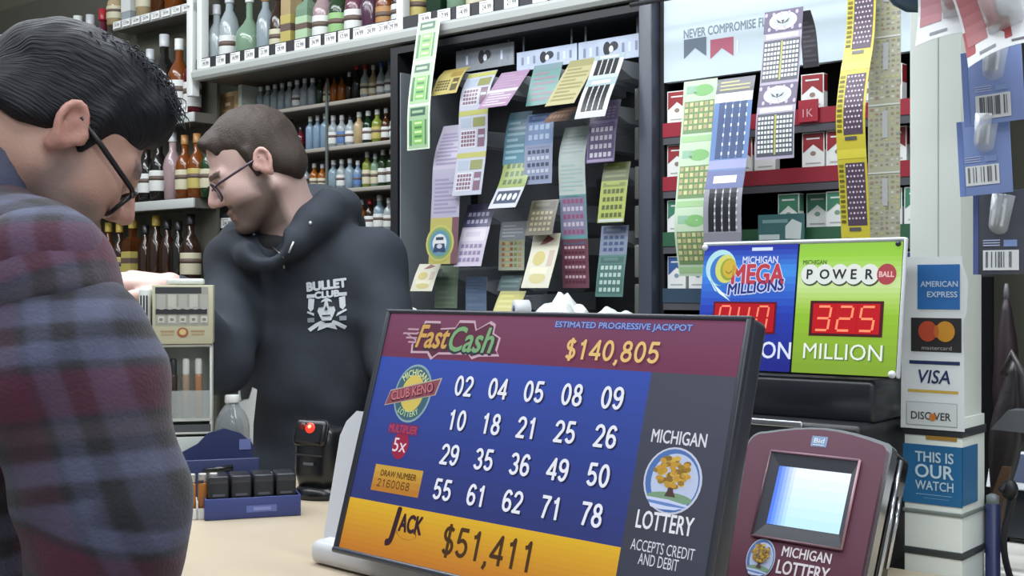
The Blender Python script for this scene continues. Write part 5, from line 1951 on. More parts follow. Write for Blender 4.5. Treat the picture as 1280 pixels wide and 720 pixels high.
# ------------------------------------------------------------------ people: smooth blended volumes meshed as one surface
class Field:
    def __init__(self, lo, hi, h):
        self.lo, self.h = np.array(lo, np.float32), h
        self.n = [int(math.ceil((b - a) / h)) + 1 for a, b in zip(lo, hi)]
        self.F = np.full(self.n, .5, np.float32)

    def win(self, lo, hi):
        i0 = [max(0, int((a - o) / self.h)) for a, o in zip(lo, self.lo)]
        i1 = [min(n, int((b - o) / self.h) + 2) for b, o, n in zip(hi, self.lo, self.n)]
        if any(b <= a for a, b in zip(i0, i1)):
            return None, None
        sl = tuple(slice(a, b) for a, b in zip(i0, i1))
        ax = [(np.arange(a, b, dtype=np.float32) * self.h + o) for a, b, o in zip(i0, i1, self.lo)]
        return sl, (ax[0][:, None, None], ax[1][None, :, None], ax[2][None, None, :])

    def put(self, sl, d, k, mode):
        A = self.F[sl]
        if mode == 'sub':
            d = -d
            h = np.maximum(k - np.abs(A - d), 0) / k
            self.F[sl] = np.maximum(A, d) + h * h * k * .25
        else:
            h = np.maximum(k - np.abs(A - d), 0) / k
            self.F[sl] = np.minimum(A, d) - h * h * k * .25

    def cap(self, a, b, ra, rb=None, k=.02, mode='add'):
        rb = ra if rb is None else rb
        a, b = np.array(a, float), np.array(b, float)
        m = max(ra, rb) + k + .03
        sl, X = self.win(np.minimum(a, b) - m, np.maximum(a, b) + m)
        if sl is None:
            return
        ab = b - a
        L2 = max(float(ab @ ab), 1e-9)
        t = np.clip(((X[0] - a[0]) * ab[0] + (X[1] - a[1]) * ab[1] + (X[2] - a[2]) * ab[2]) / L2, 0, 1)
        d = np.sqrt((X[0] - a[0] - t * ab[0]) ** 2 + (X[1] - a[1] - t * ab[1]) ** 2 + (X[2] - a[2] - t * ab[2]) ** 2) - (ra + (rb - ra) * t)
        self.put(sl, d.astype(np.float32), k, mode)

    def ell(self, c, r, M=None, k=.02, mode='add'):
        c, r = np.array(c, float), np.array(r, float)
        M = np.eye(3) if M is None else np.array(M)
        m = max(r) + k + .03
        sl, X = self.win(c - m, c + m)
        if sl is None:
            return
        q = [X[0] - c[0], X[1] - c[1], X[2] - c[2]]
        l = [q[0] * M[0, i] + q[1] * M[1, i] + q[2] * M[2, i] for i in range(3)]
        k0 = np.sqrt(sum((l[i] / r[i]) ** 2 for i in range(3)))
        k1 = np.sqrt(sum((l[i] / r[i] ** 2) ** 2 for i in range(3))) + 1e-6
        d = k0 * (k0 - 1) / k1
        self.put(sl, d.astype(np.float32), k, mode)

    def chain(self, pts, rs, k=.015):
        for i in range(len(pts) - 1):
            self.cap(pts[i], pts[i + 1], rs[i], rs[i + 1], k)

    def ripple(self, amp, freq, seed, dirs=None):
        """folds: a sum of bent waves added to the distance"""
        r = np.random.RandomState(seed)
        X = [(np.arange(n, dtype=np.float32) * self.h + o) for n, o in zip(self.n, self.lo)]
        x, y, z = X[0][:, None, None], X[1][None, :, None], X[2][None, None, :]
        near = np.abs(self.F) < .03
        S = np.zeros_like(self.F)
        for i in range(4):
            dv = r.normal(size=3) if dirs is None else np.array(dirs[i % len(dirs)]) + .25 * r.normal(size=3)
            dv = dv / np.linalg.norm(dv)
            f = freq * (1 + .5 * i)
            ph = r.uniform(0, 6.28, 4)
            S += (np.sin(f * (dv[0] * x + dv[1] * y + dv[2] * z) + ph[0] + 1.2 * np.sin(.5 * f * (dv[1] * x - dv[0] * y) + ph[1]) + .9 * np.sin(.4 * f * z + ph[2])) / (1 + .6 * i)).astype(np.float32)
        self.F += np.where(near, amp * S, 0)

    def surface(self):
        F, h = self.F, self.h
        F[0], F[-1], F[:, 0], F[:, -1], F[:, :, 0], F[:, :, -1] = .1, .1, .1, .1, .1, .1
        N = F < 0
        nx, ny, nz = [n - 1 for n in F.shape]
        cnt_ = np.zeros((nx, ny, nz), np.int8)
        for i in (0, 1):
            for j in (0, 1):
                for k in (0, 1):
                    cnt_ += N[i:nx + i, j:ny + j, k:nz + k]
        act = np.argwhere((cnt_ > 0) & (cnt_ < 8))
        idx = np.full((nx, ny, nz), -1, np.int32)
        idx[act[:, 0], act[:, 1], act[:, 2]] = np.arange(len(act))
        acc = np.zeros((len(act), 3), np.float64)
        num = np.zeros(len(act))
        cor = [(i, j, k) for i in (0, 1) for j in (0, 1) for k in (0, 1)]
        for p in cor:
            for ax in range(3):
                if p[ax]:
                    continue
                q_ = list(p)
                q_[ax] = 1
                f0 = F[act[:, 0] + p[0], act[:, 1] + p[1], act[:, 2] + p[2]]
                f1 = F[act[:, 0] + q_[0], act[:, 1] + q_[1], act[:, 2] + q_[2]]
                c = (f0 < 0) != (f1 < 0)
                t = np.where(c, f0 / np.where(c, f0 - f1, 1), 0)
                for d in range(3):
                    acc[:, d] += np.where(c, p[d] + (t if d == ax else 0), 0)
                num += c
        V = (act + acc / num[:, None]) * h + self.lo
        faces = []
        for ax in range(3):
            o1, o2 = [(1, 2), (2, 0), (0, 1)][ax]
            sl0 = [slice(1, -1)] * 3
            sl0[ax] = slice(0, -1)
            sl1 = list(sl0)
            sl1[ax] = slice(1, None)
            A, B = N[tuple(sl0)], N[tuple(sl1)]
            e = np.argwhere(A != B)
            inside = A[e[:, 0], e[:, 1], e[:, 2]]
            off = np.ones(3, int)
            off[ax] = 0
            e = e + off

            def cell(d1, d2):
                c = e.copy()
                c[:, o1] -= d1
                c[:, o2] -= d2
                return idx[c[:, 0], c[:, 1], c[:, 2]]
            qd = np.stack([cell(1, 1), cell(0, 1), cell(0, 0), cell(1, 0)], 1)
            qd[~inside] = qd[~inside][:, ::-1]
            faces.append(qd)
        return V, np.concatenate(faces)


def field_mesh(name, F, m, parent=None, keep=None, org=(0, 0, 0)):
    V, Q = F.surface()
    if keep is not None:
        ok = keep(V)
        Q = Q[ok[Q].all(1)]
        used = np.zeros(len(V), bool)
        used[Q.ravel()] = True
        re = np.cumsum(used) - 1
        V, Q = V[used], re[Q]
    me = bpy.data.meshes.new(name)
    me.from_pydata((V - np.array(org)).tolist(), [], Q.tolist())
    me.polygons.foreach_set('use_smooth', [True] * len(Q))
    me.materials.append(m)
    me.update()
    o = bpy.data.objects.new(name, me)
    COL.objects.link(o)
    if parent is not None:
        o.parent = parent
    return o, V, Q


def paint(o, name, C):
    """a pigment per vertex (beard shadow, lips, cloth bands): stays put whatever the light"""
    at = o.data.color_attributes.new(name, 'FLOAT_COLOR', 'POINT')
    C = np.concatenate([C, np.ones((len(C), 1))], 1).astype(np.float32)
    at.data.foreach_set('color', C.ravel())


def paint_mat(name, attr, rough=.5, sss=0.0, bump=0.0, bscale=200, sheen=0.0, noise=.0):
    m = bpy.data.materials.new(name)
    m.use_nodes = True
    nt = m.node_tree
    b = nt.nodes['Principled BSDF']
    a = nt.nodes.new('ShaderNodeAttribute')
    a.attribute_name = attr
    b.inputs['Roughness'].default_value = rough
    b.inputs['Subsurface Weight'].default_value = sss
    b.inputs['Subsurface Radius'].default_value = (.012, .005, .003)
    b.inputs['Sheen Weight'].default_value = sheen
    out = a.outputs['Color']
    tc = nt.nodes.new('ShaderNodeTexCoord')
    if noise:
        n2 = nt.nodes.new('ShaderNodeTexNoise')
        n2.inputs['Scale'].default_value = bscale * .3
        nt.links.new(tc.outputs['Object'], n2.inputs['Vector'])
        mr = nt.nodes.new('ShaderNodeMapRange')
        mr.inputs[3].default_value = 1 - noise
        mr.inputs[4].default_value = 1 + noise
        nt.links.new(n2.outputs['Fac'], mr.inputs[0])
        mx = nt.nodes.new('ShaderNodeMix')
        mx.data_type = 'RGBA'
        mx.blend_type = 'MULTIPLY'
        mx.inputs[0].default_value = 1
        nt.links.new(out, mx.inputs[6])
        nt.links.new(mr.outputs[0], mx.inputs[7])
        out = mx.outputs[2]
    nt.links.new(out, b.inputs['Base Color'])
    if bump:
        n = nt.nodes.new('ShaderNodeTexNoise')
        n.inputs['Scale'].default_value = bscale
        nt.links.new(tc.outputs['Object'], n.inputs['Vector'])
        bp = nt.nodes.new('ShaderNodeBump')
        bp.inputs['Strength'].default_value = bump
        bp.inputs['Distance'].default_value = .004
        nt.links.new(n.outputs['Fac'], bp.inputs['Height'])
        nt.links.new(bp.outputs['Normal'], b.inputs['Normal'])
    return m


def hair_mat(c, sc=(260, 30, 1), bump=.8, k0=.55, k1=1.9):
    m = bpy.data.materials.new('hair')
    m.use_nodes = True
    nt = m.node_tree
    b = nt.nodes['Principled BSDF']
    b.inputs['Roughness'].default_value = .6
    b.inputs['Specular IOR Level'].default_value = .3
    a = nt.nodes.new('ShaderNodeAttribute')
    a.attribute_name = 'flow'
    mp_ = nt.nodes.new('ShaderNodeMapping')
    mp_.inputs['Scale'].default_value = sc
    n = nt.nodes.new('ShaderNodeTexNoise')
    n.inputs['Scale'].default_value = 1
    n.inputs['Detail'].default_value = 3
    nt.links.new(a.outputs['Vector'], mp_.inputs['Vector'])
    nt.links.new(mp_.outputs[0], n.inputs['Vector'])
    cr = nt.nodes.new('ShaderNodeMix')
    cr.data_type = 'RGBA'
    l = rgb(c)
    cr.inputs[6].default_value = (l[0] * k0, l[1] * k0, l[2] * k0, 1)
    cr.inputs[7].default_value = (l[0] * k1, l[1] * k1, l[2] * k1, 1)
    nt.links.new(n.outputs['Fac'], cr.inputs[0])
    nt.links.new(cr.outputs[2], b.inputs['Base Color'])
    bp = nt.nodes.new('ShaderNodeBump')
    bp.inputs['Strength'].default_value = bump
    bp.inputs['Distance'].default_value = .006
    nt.links.new(n.outputs['Fac'], bp.inputs['Height'])
    nt.links.new(bp.outputs['Normal'], b.inputs['Normal'])
    return m


def axes(fwd_az, pitch, roll=0.0):
    """columns: forward, left, up for a head looking along azimuth (0 = +X) and down by pitch"""
    f = np.array([math.cos(R(fwd_az)) * math.cos(R(pitch)), math.sin(R(fwd_az)) * math.cos(R(pitch)), -math.sin(R(pitch))])
    l = np.cross([0, 0, 1], f)
    l /= np.linalg.norm(l)
    u = np.cross(f, l)
    if roll:
        c, s = math.cos(R(roll)), math.sin(R(roll))
        l, u = l * c + u * s, u * c - l * s
    return np.stack([f, l, u], 1)


class Head:
    def __init__(self, O, A, sc=1.0):
        self.O, self.A, self.sc = np.array(O), A, sc

    def w(self, x, y, z):
        return self.O + self.A @ (np.array([x, y, z]) * self.sc)

    def loc(self, V):
        return (V - self.O) @ self.A / self.sc

    def add(self, F, es=1.0):
        s, A = self.sc, self.A
        E = lambda c, r, k=.02, mode='add', M=None: F.ell(self.w(*c), np.array(r) * s, A if M is None else A @ M, k, mode)
        Cc = lambda a, b, ra, rb, k=.012: F.cap(self.w(*a), self.w(*b), ra * s, rb * s, k)
        E((-.010, 0, .035), (.098, .076, .088))
        E((.035, 0, -.035), (.058, .060, .078), .03)
        for y in (-1, 1):
            Cc((-.008, y * .052, -.052), (.066, y * .018, -.106), .020, .017, .03)
            E((.058, y * .040, -.034), (.028, .022, .024), .03)
            Cc((.076, y * .040, .010), (.091, y * .012, .012), .010, .010, .015)
        E((.078, 0, -.108), (.018, .022, .016), .02)
        Cc((.092, 0, .006), (.114, 0, -.036), .008, .0125, .014)
        for y in (-1, 1):
            E((.100, y * .011, -.043), (.012, .008, .008), .008)
            E((.096, y * .031, -.008), (.014, .017, .011), .014, 'sub')
            E((.076, y * .031, -.008), (.0125, .0125, .0125), .005)
            Cc((.086, y * .018, -.001), (.082, y * .044, -.003), .0035, .003, .006)
        E((.088, 0, -.070), (.013, .024, .0065), .010)
        E((.086, 0, -.083), (.012, .020, .0065), .009)
        F.cap(self.w(.102, -.022, -.0765), self.w(.102, .022, -.0765), .003 * s, .003 * s, .006, 'sub')
        # ears: shell, raised rim, hollow
        for y in (-1, 1):
            tl = np.array([[math.cos(R(-14)), 0, math.sin(R(-14))], [0, 1, 0], [-math.sin(R(-14)), 0, math.cos(R(-14))]])
            E((-.006, y * .080, -.004), (.017 * es, .008, .030 * es), .008, 'add', tl)
            rim = []
            for i in range(12):
                th = R(-60 + i * 25)
                p = tl @ np.array([-.019 * es * math.cos(th), 0, .031 * es * math.sin(th) + .003])
                rim.append((-.006 + p[0], y * (.086 + .004 * math.cos(th)), -.004 + p[2]))
            for i in range(11):
                Cc(rim[i], rim[i + 1], .0042, .0042, .004)
            E((-.012, y * .083, -.034 * es), (.009 * es, .006, .011 * es), .008)
            E((-.001, y * .092, -.006), (.0085 * es, .008, .013 * es), .006, 'sub')
            E((-.008, y * .094, .010), (.006, .006, .010), .006, 'sub')
            E((.012, y * .080, -.006), (.006, .006, .009), .006)

    def skin_colors(self, V, base, stub, stub_amt, ear=None, extra=None):
        q = self.loc(V)
        n = len(V)
        C = np.tile(np.array(rgb(base)), (n, 1))
        x, y, z = q[:, 0], np.abs(q[:, 1]), q[:, 2]
        near = (np.linalg.norm(q, axis=1) < .19)

        def mixin(mask, col, amt):
            a = np.clip(mask, 0, 1)[:, None] * amt
            C[:] = C * (1 - a) + np.array(rgb(col)) * a
        sm = lambda v, a, b: np.clip((v - a) / (b - a), 0, 1)
        beard = np.maximum(sm(-z, .046, .066) * sm(x, -.02, .0), ((x > .085) & (z < -.054) & (y < .03)) * 1.0) * near
        beard = np.maximum(beard, sm(x, -.012, .004) * sm(.040 - x, 0, .02) * sm(-z, .005, .04) * (y > .045) * near)
        beard *= np.where(z < -.135, sm(z, -.175, -.135), 1)
        mixin(beard, stub, stub_amt)
        mixin(((y < .021) & (x > .085) & (z < -.063) & (z > -.090)).astype(float), '9a7268', .6)
        brow = ((z > .006) & (z < .019) & (y > .010) & (y < .048) & (x > .07)).astype(float)
        mixin(brow, stub, .85)
        if ear:
            mixin((y > .079).astype(float) * (np.abs(x) < .035) * near, ear, .6)
        mixin(((x > .095) & (z < -.012) & (z > -.055)).astype(float), 'c08078', .25)
        return C


def glasses(hd, parent, org, cf, pitch=0.0, drop=0.0, lens='c8d0dc', rad=.0022):
    t = MB()
    fm = mat(cf, .3)

    def g(x, y, z):
        c, s = math.cos(R(pitch)), math.sin(R(pitch))
        x0, z0 = x + .006, z - .010
        return tuple(hd.w(-.006 + x0 * c + z0 * s, y, .010 - x0 * s + z0 * c - drop) - np.array(org))
    ln = MB()
    for y in (-1, 1):
        rim = []
        for i in range(20):
            th = 2 * math.pi * i / 20
            c, s = math.cos(th), math.sin(th)
            rim.append(g(.106 - .004 * abs(c), y * (.034 + .026 * math.copysign(abs(c) ** .7, c)), -.004 + .0195 * math.copysign(abs(s) ** .7, s)))
        t.tube(rim, rad, fm, 7, True)
        ln.add(rim, [tuple(range(20))], mat(lens, .05, alpha=.25))
        t.tube([g(.104, y * .060, .006), g(.095, y * .072, .008), g(.04, y * .080, .010), g(-.004, y * .084, .012)], [rad * .9, rad * 1.1, rad * 1.2, rad * 1.0], fm, 7)
    t.tube([g(.106, -.009, .004), g(.110, 0, .007), g(.106, .009, .004)], rad, fm, 7)
    o = t.build('glasses', parent)
    ln.build('lenses', o)
    return o


def hand(F, wrist, dirv, up, side, size=1.0, curl=.25):
    """palm, four unequal bent fingers and a thumb off the side of the palm; dirv along the hand, up = back of the hand, side = thumb side"""
    d, u, s_ = [np.array(v, float) / np.linalg.norm(v) for v in (dirv, up, side)]
    wv = np.array(wrist, float)
    p = lambda a, b, c: wv + (d * a + s_ * b + u * c) * size
    for b in (-.026, -.009, .009, .026):
        F.cap(p(.01, b * .6, 0), p(.085, b, 0), .014 * size, .0125 * size, .012)
    for b, L, r in ((.030, .068, .0088), (.0105, .078, .0092), (-.0095, .072, .0088), (-.029, .056, .0078)):
        a = p(.088, b, .001)
        c1_, c2_, c3_ = curl, curl * 1.9, curl * 2.6
        k1 = a + (d * math.cos(c1_) - u * math.sin(c1_) + s_ * b * 1.5) * L * .45 * size
        k2 = k1 + (d * math.cos(c2_) - u * math.sin(c2_)) * L * .32 * size
        k3 = k2 + (d * math.cos(c3_) - u * math.sin(c3_)) * L * .26 * size
        F.chain([a, k1, k2, k3], [r * size, r * size * .97, r * size * .9, r * size * .75], .004)
    a = p(.02, .026, -.006)
    b = a + (d * .75 + s_ * .62 - u * .15) * .042 * size
    c = b + (d * .93 + s_ * .25 - u * .2) * .034 * size
    e = c + (d * .95 + s_ * .05 - u * .3) * .024 * size
    F.chain([a, b, c, e], [.014 * size, .0115 * size, .0100 * size, .0078 * size], .006)


V3 = lambda *a: np.array(a, float)

# ---------------------------------------------------------------- the shop clerk in the black hoodie
CL_O = V3(-.44, 2.80, 0)
clerk = thing('person', 'bearded man with glasses and a black printed hoodie, looking down behind the counter', 'person', CL_O, 0)
hA = axes(198, 26, 0)
HC = np.array(P(319, 207, 2.74))
ch = Head(HC, hA, 1.06)
neck0 = ch.w(-.035, 0, -.055)
neckb = np.array(P(366, 285, 2.80))
LS = V3(-.325, 2.80, 1.482)          # his left shoulder (right in the picture)
RS = V3(-.640, 2.81, 1.475)
LE, LW_ = V3(-.262, 2.69, 1.265), V3(-.225, 2.47, 1.17)
RE, RW_ = V3(-.632, 2.63, 1.25), np.array(P(213, 356, 2.50))
PEL = V3(-.44, 2.82, .98)
F = Field((-1.0, 2.2, -.01), (-.05, 3.02, 1.92), .0045)
ch.add(F, .82)
F.cap(neck0, neckb, .056, .062, .03)
F.cap(neckb, neckb + V3(.0, .02, -.08), .066, .08, .04)
F.ell(V3(-.455, 2.83, 1.40), (.155, .095, .16), None, .05)
F.ell(V3(-.45, 2.83, 1.20), (.14, .09, .15), None, .06)
F.ell(PEL, (.15, .10, .12), None, .06)
F.cap(LS + V3(-.03, 0, -.02), LE, .048, .038, .04)
F.cap(LE, LW_, .038, .026, .02)
F.cap(RS + V3(.03, 0, -.02), RE, .048, .038, .04)
F.cap(RE, RW_, .038, .026, .02)
hand(F, LW_, (-.1, -.8, -.30), (.3, -.5, .6), (-.9, .1, .2), 1.0, .35)
hand(F, RW_, (-.93, -.12, .10), (.15, -.35, .9), (-.1, -.9, -.3), 1.05, .22)
for sx in (-1, 1):
    hip = PEL + V3(sx * .09, 0, -.05)
    F.cap(hip, hip + V3(sx * .02, -.01, -.42), .082, .055, .04)
    F.cap(hip + V3(sx * .02, -.01, -.42), hip + V3(sx * .03, .02, -.86), .055, .038, .02)
    F.cap(hip + V3(sx * .03, .02, -.87), hip + V3(sx * .04, -.13, -.895), .034, .030, .02)
m_skin = paint_mat('skin', 'pigment', .5, .08, .15, 300)
body, V, Q = field_mesh('body', F, m_skin, clerk, org=CL_O)
paint(body, 'pigment', ch.skin_colors(V, 'c8aaa2', '3a2e27', .82, 'bb8a80'))
# short cropped hair
F = Field(tuple(HC - .17), tuple(HC + .17), .0038)
ch2 = Head(HC, hA, 1.06)
F.ell(ch2.w(-.011, 0, .038), np.array((.1015, .0795, .0905)) * 1.06, hA, .01)
F.ell(ch2.w(.074, 0, .076), np.array((.024, .046, .020)) * 1.06, hA, .03)
F.cap(ch2.w(-.055, -.03, -.02), ch2.w(-.055, .03, -.02), .050 * 1.06, None, .03)
for y in (-1, 1):
    F.cap(ch2.w(.016, y * .071, .03), ch2.w(.012, y * .069, -.02), .012, .007, .012)
# clear the face and the ears
F.ell(ch2.w(.122, 0, .002), np.array((.066, .10, .094)) * 1.06, hA, .010, 'sub')
for y in (-1, 1):
    F.ell(ch2.w(.072, y * .085, .002), np.array((.046, .045, .062)) * 1.06, hA, .02, 'sub')
    F.ell(ch2.w(-.008, y * .088, -.012), np.array((.022, .018, .034)) * 1.06, hA, .006, 'sub')
F.cap(ch2.w(-.01, -.09, -.085), ch2.w(-.01, .09, -.085), .052, None, .02, 'sub')
F.ripple(.0005, 160, 3)
hm = hair_mat('372e29', (420, 160, 1), .35, .8, 1.3)
hair, V, Q = field_mesh('hair', F, hm, clerk, org=CL_O)


def flow(o, hd, V):
    q = hd.loc(V)
    az = np.arctan2(q[:, 1], q[:, 2] + .02)
    C = np.stack([az * .12, q[:, 0], q[:, 2] * 0], 1)
    at = o.data.attributes.new('flow', 'FLOAT_VECTOR', 'POINT')
    at.data.foreach_set('vector', C.astype(np.float32).ravel())


flow(hair, ch2, V)
glasses(ch, clerk, CL_O, '3a2a3a', pitch=7, drop=.002, rad=.0026)
# the hoodie
F = Field((-1.0, 2.2, .82), (-.05, 3.04, 1.72), .0045)
F.ell(V3(-.455, 2.83, 1.41), (.185, .125, .155), None, .05)
F.ell(V3(-.455, 2.82, 1.20), (.185, .130, .20), None, .08)
F.ell(V3(-.45, 2.82, .98), (.185, .130, .12), None, .08)
F.cap(LS + V3(-.10, .01, .015), LS, .075, .066, .06)
F.cap(RS + V3(.10, .01, .02), RS, .075, .066, .06)
F.cap(LS, LE, .070, .062, .05)
F.cap(LE, LW_ + (LE - LW_) * .06, .062, .042, .03)
F.cap(RS, RE, .070, .060, .05)
F.cap(RE, RW_ + (RE - RW_) * .10, .060, .040, .03)
F.cap(neckb + V3(0, .03, -.05), neckb + V3(0, .03, -.02), .085, .07, .05)
hp = [P(338, 326, 2.66), P(368, 300, 2.68), P(393, 276, 2.72), P(412, 262, 2.78), P(425, 262, 2.86), P(405, 262, 2.93), P(365, 268, 2.95), P(325, 282, 2.93), P(302, 298, 2.86), P(298, 308, 2.76), P(312, 318, 2.68), P(330, 326, 2.66)]
hr = [.020, .026, .031, .036, .044, .050, .050, .044, .034, .026, .022, .020]
F.chain([np.array(p) for p in hp], hr, .045)
F.ell(np.array(P(392, 290, 2.96)), (.13, .06, .09), None, .06)
F.cap(neckb + V3(0, -.005, -.02), neckb + V3(-.02, -.04, .14), .060, .085, .012, 'sub')
F.ell(np.array(P(335, 304, 2.66)), (.035, .045, .030), None, .02, 'sub')
F.ripple(.0032, 26, 11, [(.6, .2, .7), (-.5, .2, .8), (.9, 0, .3), (.2, .1, 1)])
m_hood = mat('262c36', .85, noise=.10, nscale=40, bump=.12)
hood, HV, HQ = field_mesh('hoodie', F, m_hood, clerk, org=CL_O)
tree = BVHTree.FromPolygons([tuple(v) for v in HV], [tuple(q_) for q_ in HQ])
# black undershirt at the neck
F = Field(tuple(neckb - .16), tuple(neckb + .16), .004)
F.ell(neckb + V3(-.015, -.005, -.045), (.082, .074, .050), None, .02)
F.cap(neckb + V3(-.01, -.01, .0), neckb + V3(-.02, -.03, .12), .056, .07, .01, 'sub')
field_mesh('undershirt', F, mat('101114', .8), clerk, org=CL_O)
# trousers and shoes (behind the counter)
F = Field((-.72, 2.6, .03), (-.16, 3.02, 1.0), .008)
F.ell(PEL + V3(0, 0, -.02), (.165, .115, .10), None, .05)
for sx in (-1, 1):
    hip = PEL + V3(sx * .09, 0, -.05)
    F.cap(hip, hip + V3(sx * .02, -.01, -.42), .098, .074, .05)
    F.cap(hip + V3(sx * .02, -.01, -.42), hip + V3(sx * .03, .02, -.82), .074, .06, .03)
field_mesh('trousers', F, mat('23262e', .8), clerk, org=CL_O)
F = Field((-.74, 2.55, -.005), (-.14, 3.02, .14), .006)
for sx in (-1, 1):
    a = PEL + V3(sx * .12, .02, -.92)
    F.cap((a[0], a[1], .045), (a[0] + sx * .012, a[1] - .17, .042), .044, .040, .02)
field_mesh('shoes', F, mat('1c1c1e', .5), clerk, org=CL_O)

# print on the chest, laid on the cloth
LC = P(402, 380, 2.66)
ld = Vector((.12, 1, .06)).normalized()
lu = Vector((-.02, 0, 1)).normalized()
lr = Vector((.985, -.12, .06)).normalized()


def on_cloth(u, v, l):
    p = LC + lr * u + lu * v - ld * .25
    hit = tree.ray_cast(p, ld)
    q_ = hit[0] if hit[0] is not None else p + ld * .25
    return tuple(q_ - ld * (.0016 + l) - Vector(CL_O))


q = MB()
a = Art(q, on_cloth, lambda c: mat(c, .6))
WH = 'c6ccd2'
a.text('BULLET', 0, .040, .0185, WH, .088, bold=.10, rot=3)
a.text('CLUB', .001, .0190, .0140, WH, .054, bold=.10, rot=2)
for sx in (-1, 1):
    a.rect(sx * .036 - .009, .013, sx * .036 + .009, .021, WH)
    # pistols standing either side of the skull
    a.poly([(sx * .027, .010), (sx * .041, .012), (sx * .042, -.010), (sx * .036, -.018), (sx * .029, -.012)], WH)
    # crossed rifles
    a.poly([(sx * .043, -.016), (sx * .045, -.020), (-sx * .020, -.052), (-sx * .038, -.063), (-sx * .044, -.056), (-sx * .026, -.045)], WH)
    a.rect(sx * .036 - .008, -.042, sx * .036 + .008, -.032, '8a929c')
sk_ = [(-.016, -.006), (-.010, .006), (0, .012), (.010, .006), (.016, -.006), (.020, -.018), (.014, -.032), (.010, -.040), (-.010, -.040), (-.014, -.032), (-.020, -.018)]
a.poly(sk_[::-1], WH, 1.5)
for sx in (-1, 1):
    a.poly([(sx * .003, .004), (sx * .020, -.001), (sx * .016, -.009), (sx * .006, -.008)], '1c212a', 3)
a.poly([(0, -.006), (-.004, -.016), (.004, -.016)], '1c212a', 3)
a.rect(-.009, -.030, .009, -.027, '1c212a', 3)
a.poly([(-.016, -.046), (.016, -.046), (.022, -.062), (.0, -.055), (-.022, -.062)], WH, 1.5)
q.build('chest_print', clerk)
# eyelets, zip and cord ends
q = MB()
for px, py in ((388, 279), (317, 293)):
    p = P(px, py, 2.3)
    dr = (p - Vector((0, 0, CAM_H))).normalized()
    h = tree.ray_cast(Vector((0, 0, CAM_H)), dr)
    if h[0] is not None:
        q.ball(h[0] - dr * .001 - Vector(CL_O), (.0045, .003, .0045), mat('b8bcc0', .3, metal=.7), 10)
q.build('eyelets', clerk)


def on_hood(px, py, off=.002):
    dr = Vector(((px - 640) / FPX, 1, (360 - py) / FPX)).normalized()
    h = tree.ray_cast(Vector((0, 0, CAM_H)), dr)
    pp_ = h[0] if h[0] is not None else P(px, py, 2.66)
    return pp_ - dr * off - Vector(CL_O)


q = MB()
q.tube([on_hood(x, y) for x, y in ((338, 306), (343, 311), (349, 316), (354, 322), (355, 332))], .0016, mat('7c7064', .3, metal=.6), 6)
q.ball(on_hood(355, 333, .004), (.003, .003, .006), mat('b8b0a4', .3, metal=.6), 8)
q.build('zip', clerk)
q = MB()
q.tube([on_hood(x, y, .004) for x, y in ((367, 302), (364, 309), (361, 316))], .0022, mat('d0d2d0', .5), 6)
q.build('cord_end', clerk)
q = MB()
wd = (RE - RW_) / np.linalg.norm(RE - RW_)
pts = []
e1 = np.cross(wd, [0, 0, 1.0]); e1 /= np.linalg.norm(e1)
e2 = np.cross(wd, e1)
for i in range(14):
    th = 2 * math.pi * i / 14
    pts.append(RW_ + wd * .012 + (e1 * math.cos(th) + e2 * math.sin(th)) * .0285 - CL_O)
q.tube(pts, .004, m_black, 6, True)
q.build('wristband', clerk)

# ---------------------------------------------------------------- the customer in plaid
CU_O = V3(-.62, 1.33, 0)
cust = thing('person', 'dark haired man in a plaid flannel shirt and glasses, head bowed, in the left foreground', 'person', CU_O, 0)
cA = axes(33, 33, 0)
KC = np.array(P(102, 136, 1.35))
KC = np.array(P(86, 138, 1.35))
kh = Head(KC - cA @ V3(-.008, 0, .030), cA, .94)
nk0 = kh.w(-.040, 0, -.045)
nkb = V3(-.605, 1.335, 1.525)
SR = V3(-.462, 1.185, 1.418)          # near (right) shoulder
SL = V3(-.66, 1.49, 1.47)
ER, WR = V3(-.395, 1.165, 1.215), V3(-.420, 1.20, .92)
EL, WL = V3(-.68, 1.55, 1.24), V3(-.575, 1.47, 1.15)
KP_ = V3(-.66, 1.31, .93)
F = Field((-1.0, .95, -.01), (-.22, 1.78, 1.80), .0042)
kh.add(F, .84)
F.cap(nk0, nkb, .062, .070, .03)
F.cap(nkb, nkb + V3(-.03, 0, -.10), .072, .09, .04)
F.ell(V3(-.62, 1.335, 1.33), (.115, .165, .17), None, .05)
F.ell(V3(-.65, 1.32, 1.12), (.11, .15, .18), None, .06)
F.ell(KP_, (.12, .155, .13), None, .06)
F.cap(SR + V3(-.03, .03, 0), ER, .050, .040, .04)
F.cap(ER, WR, .040, .027, .02)
F.cap(SL, EL, .050, .040, .04)
F.cap(EL, WL, .040, .027, .02)
hand(F, WR, (.05, .15, -.95), (.5, -.75, .1), (.6, .55, .3), 1.0, .3)
hand(F, WL, (.75, -.25, -.25), (.1, .2, .9), (-.2, -.9, .1), 1.0, .3)
for sy in (-1, 1):
    hip = KP_ + V3(.0, sy * .085, -.04)
    F.cap(hip, hip + V3(.03, sy * .02, -.42), .085, .056, .04)
    F.cap(hip + V3(.03, sy * .02, -.42), hip + V3(.0, sy * .02, -.82), .056, .038, .02)
    F.cap(hip + V3(.0, sy * .02, -.83), hip + V3(.14, sy * .01, -.85), .036, .030, .02)
body, V, Q = field_mesh('body', F, m_skin, cust, org=CU_O)
paint(body, 'pigment', kh.skin_colors(V, 'c09888', '756c6a', .72, 'bd8478'))
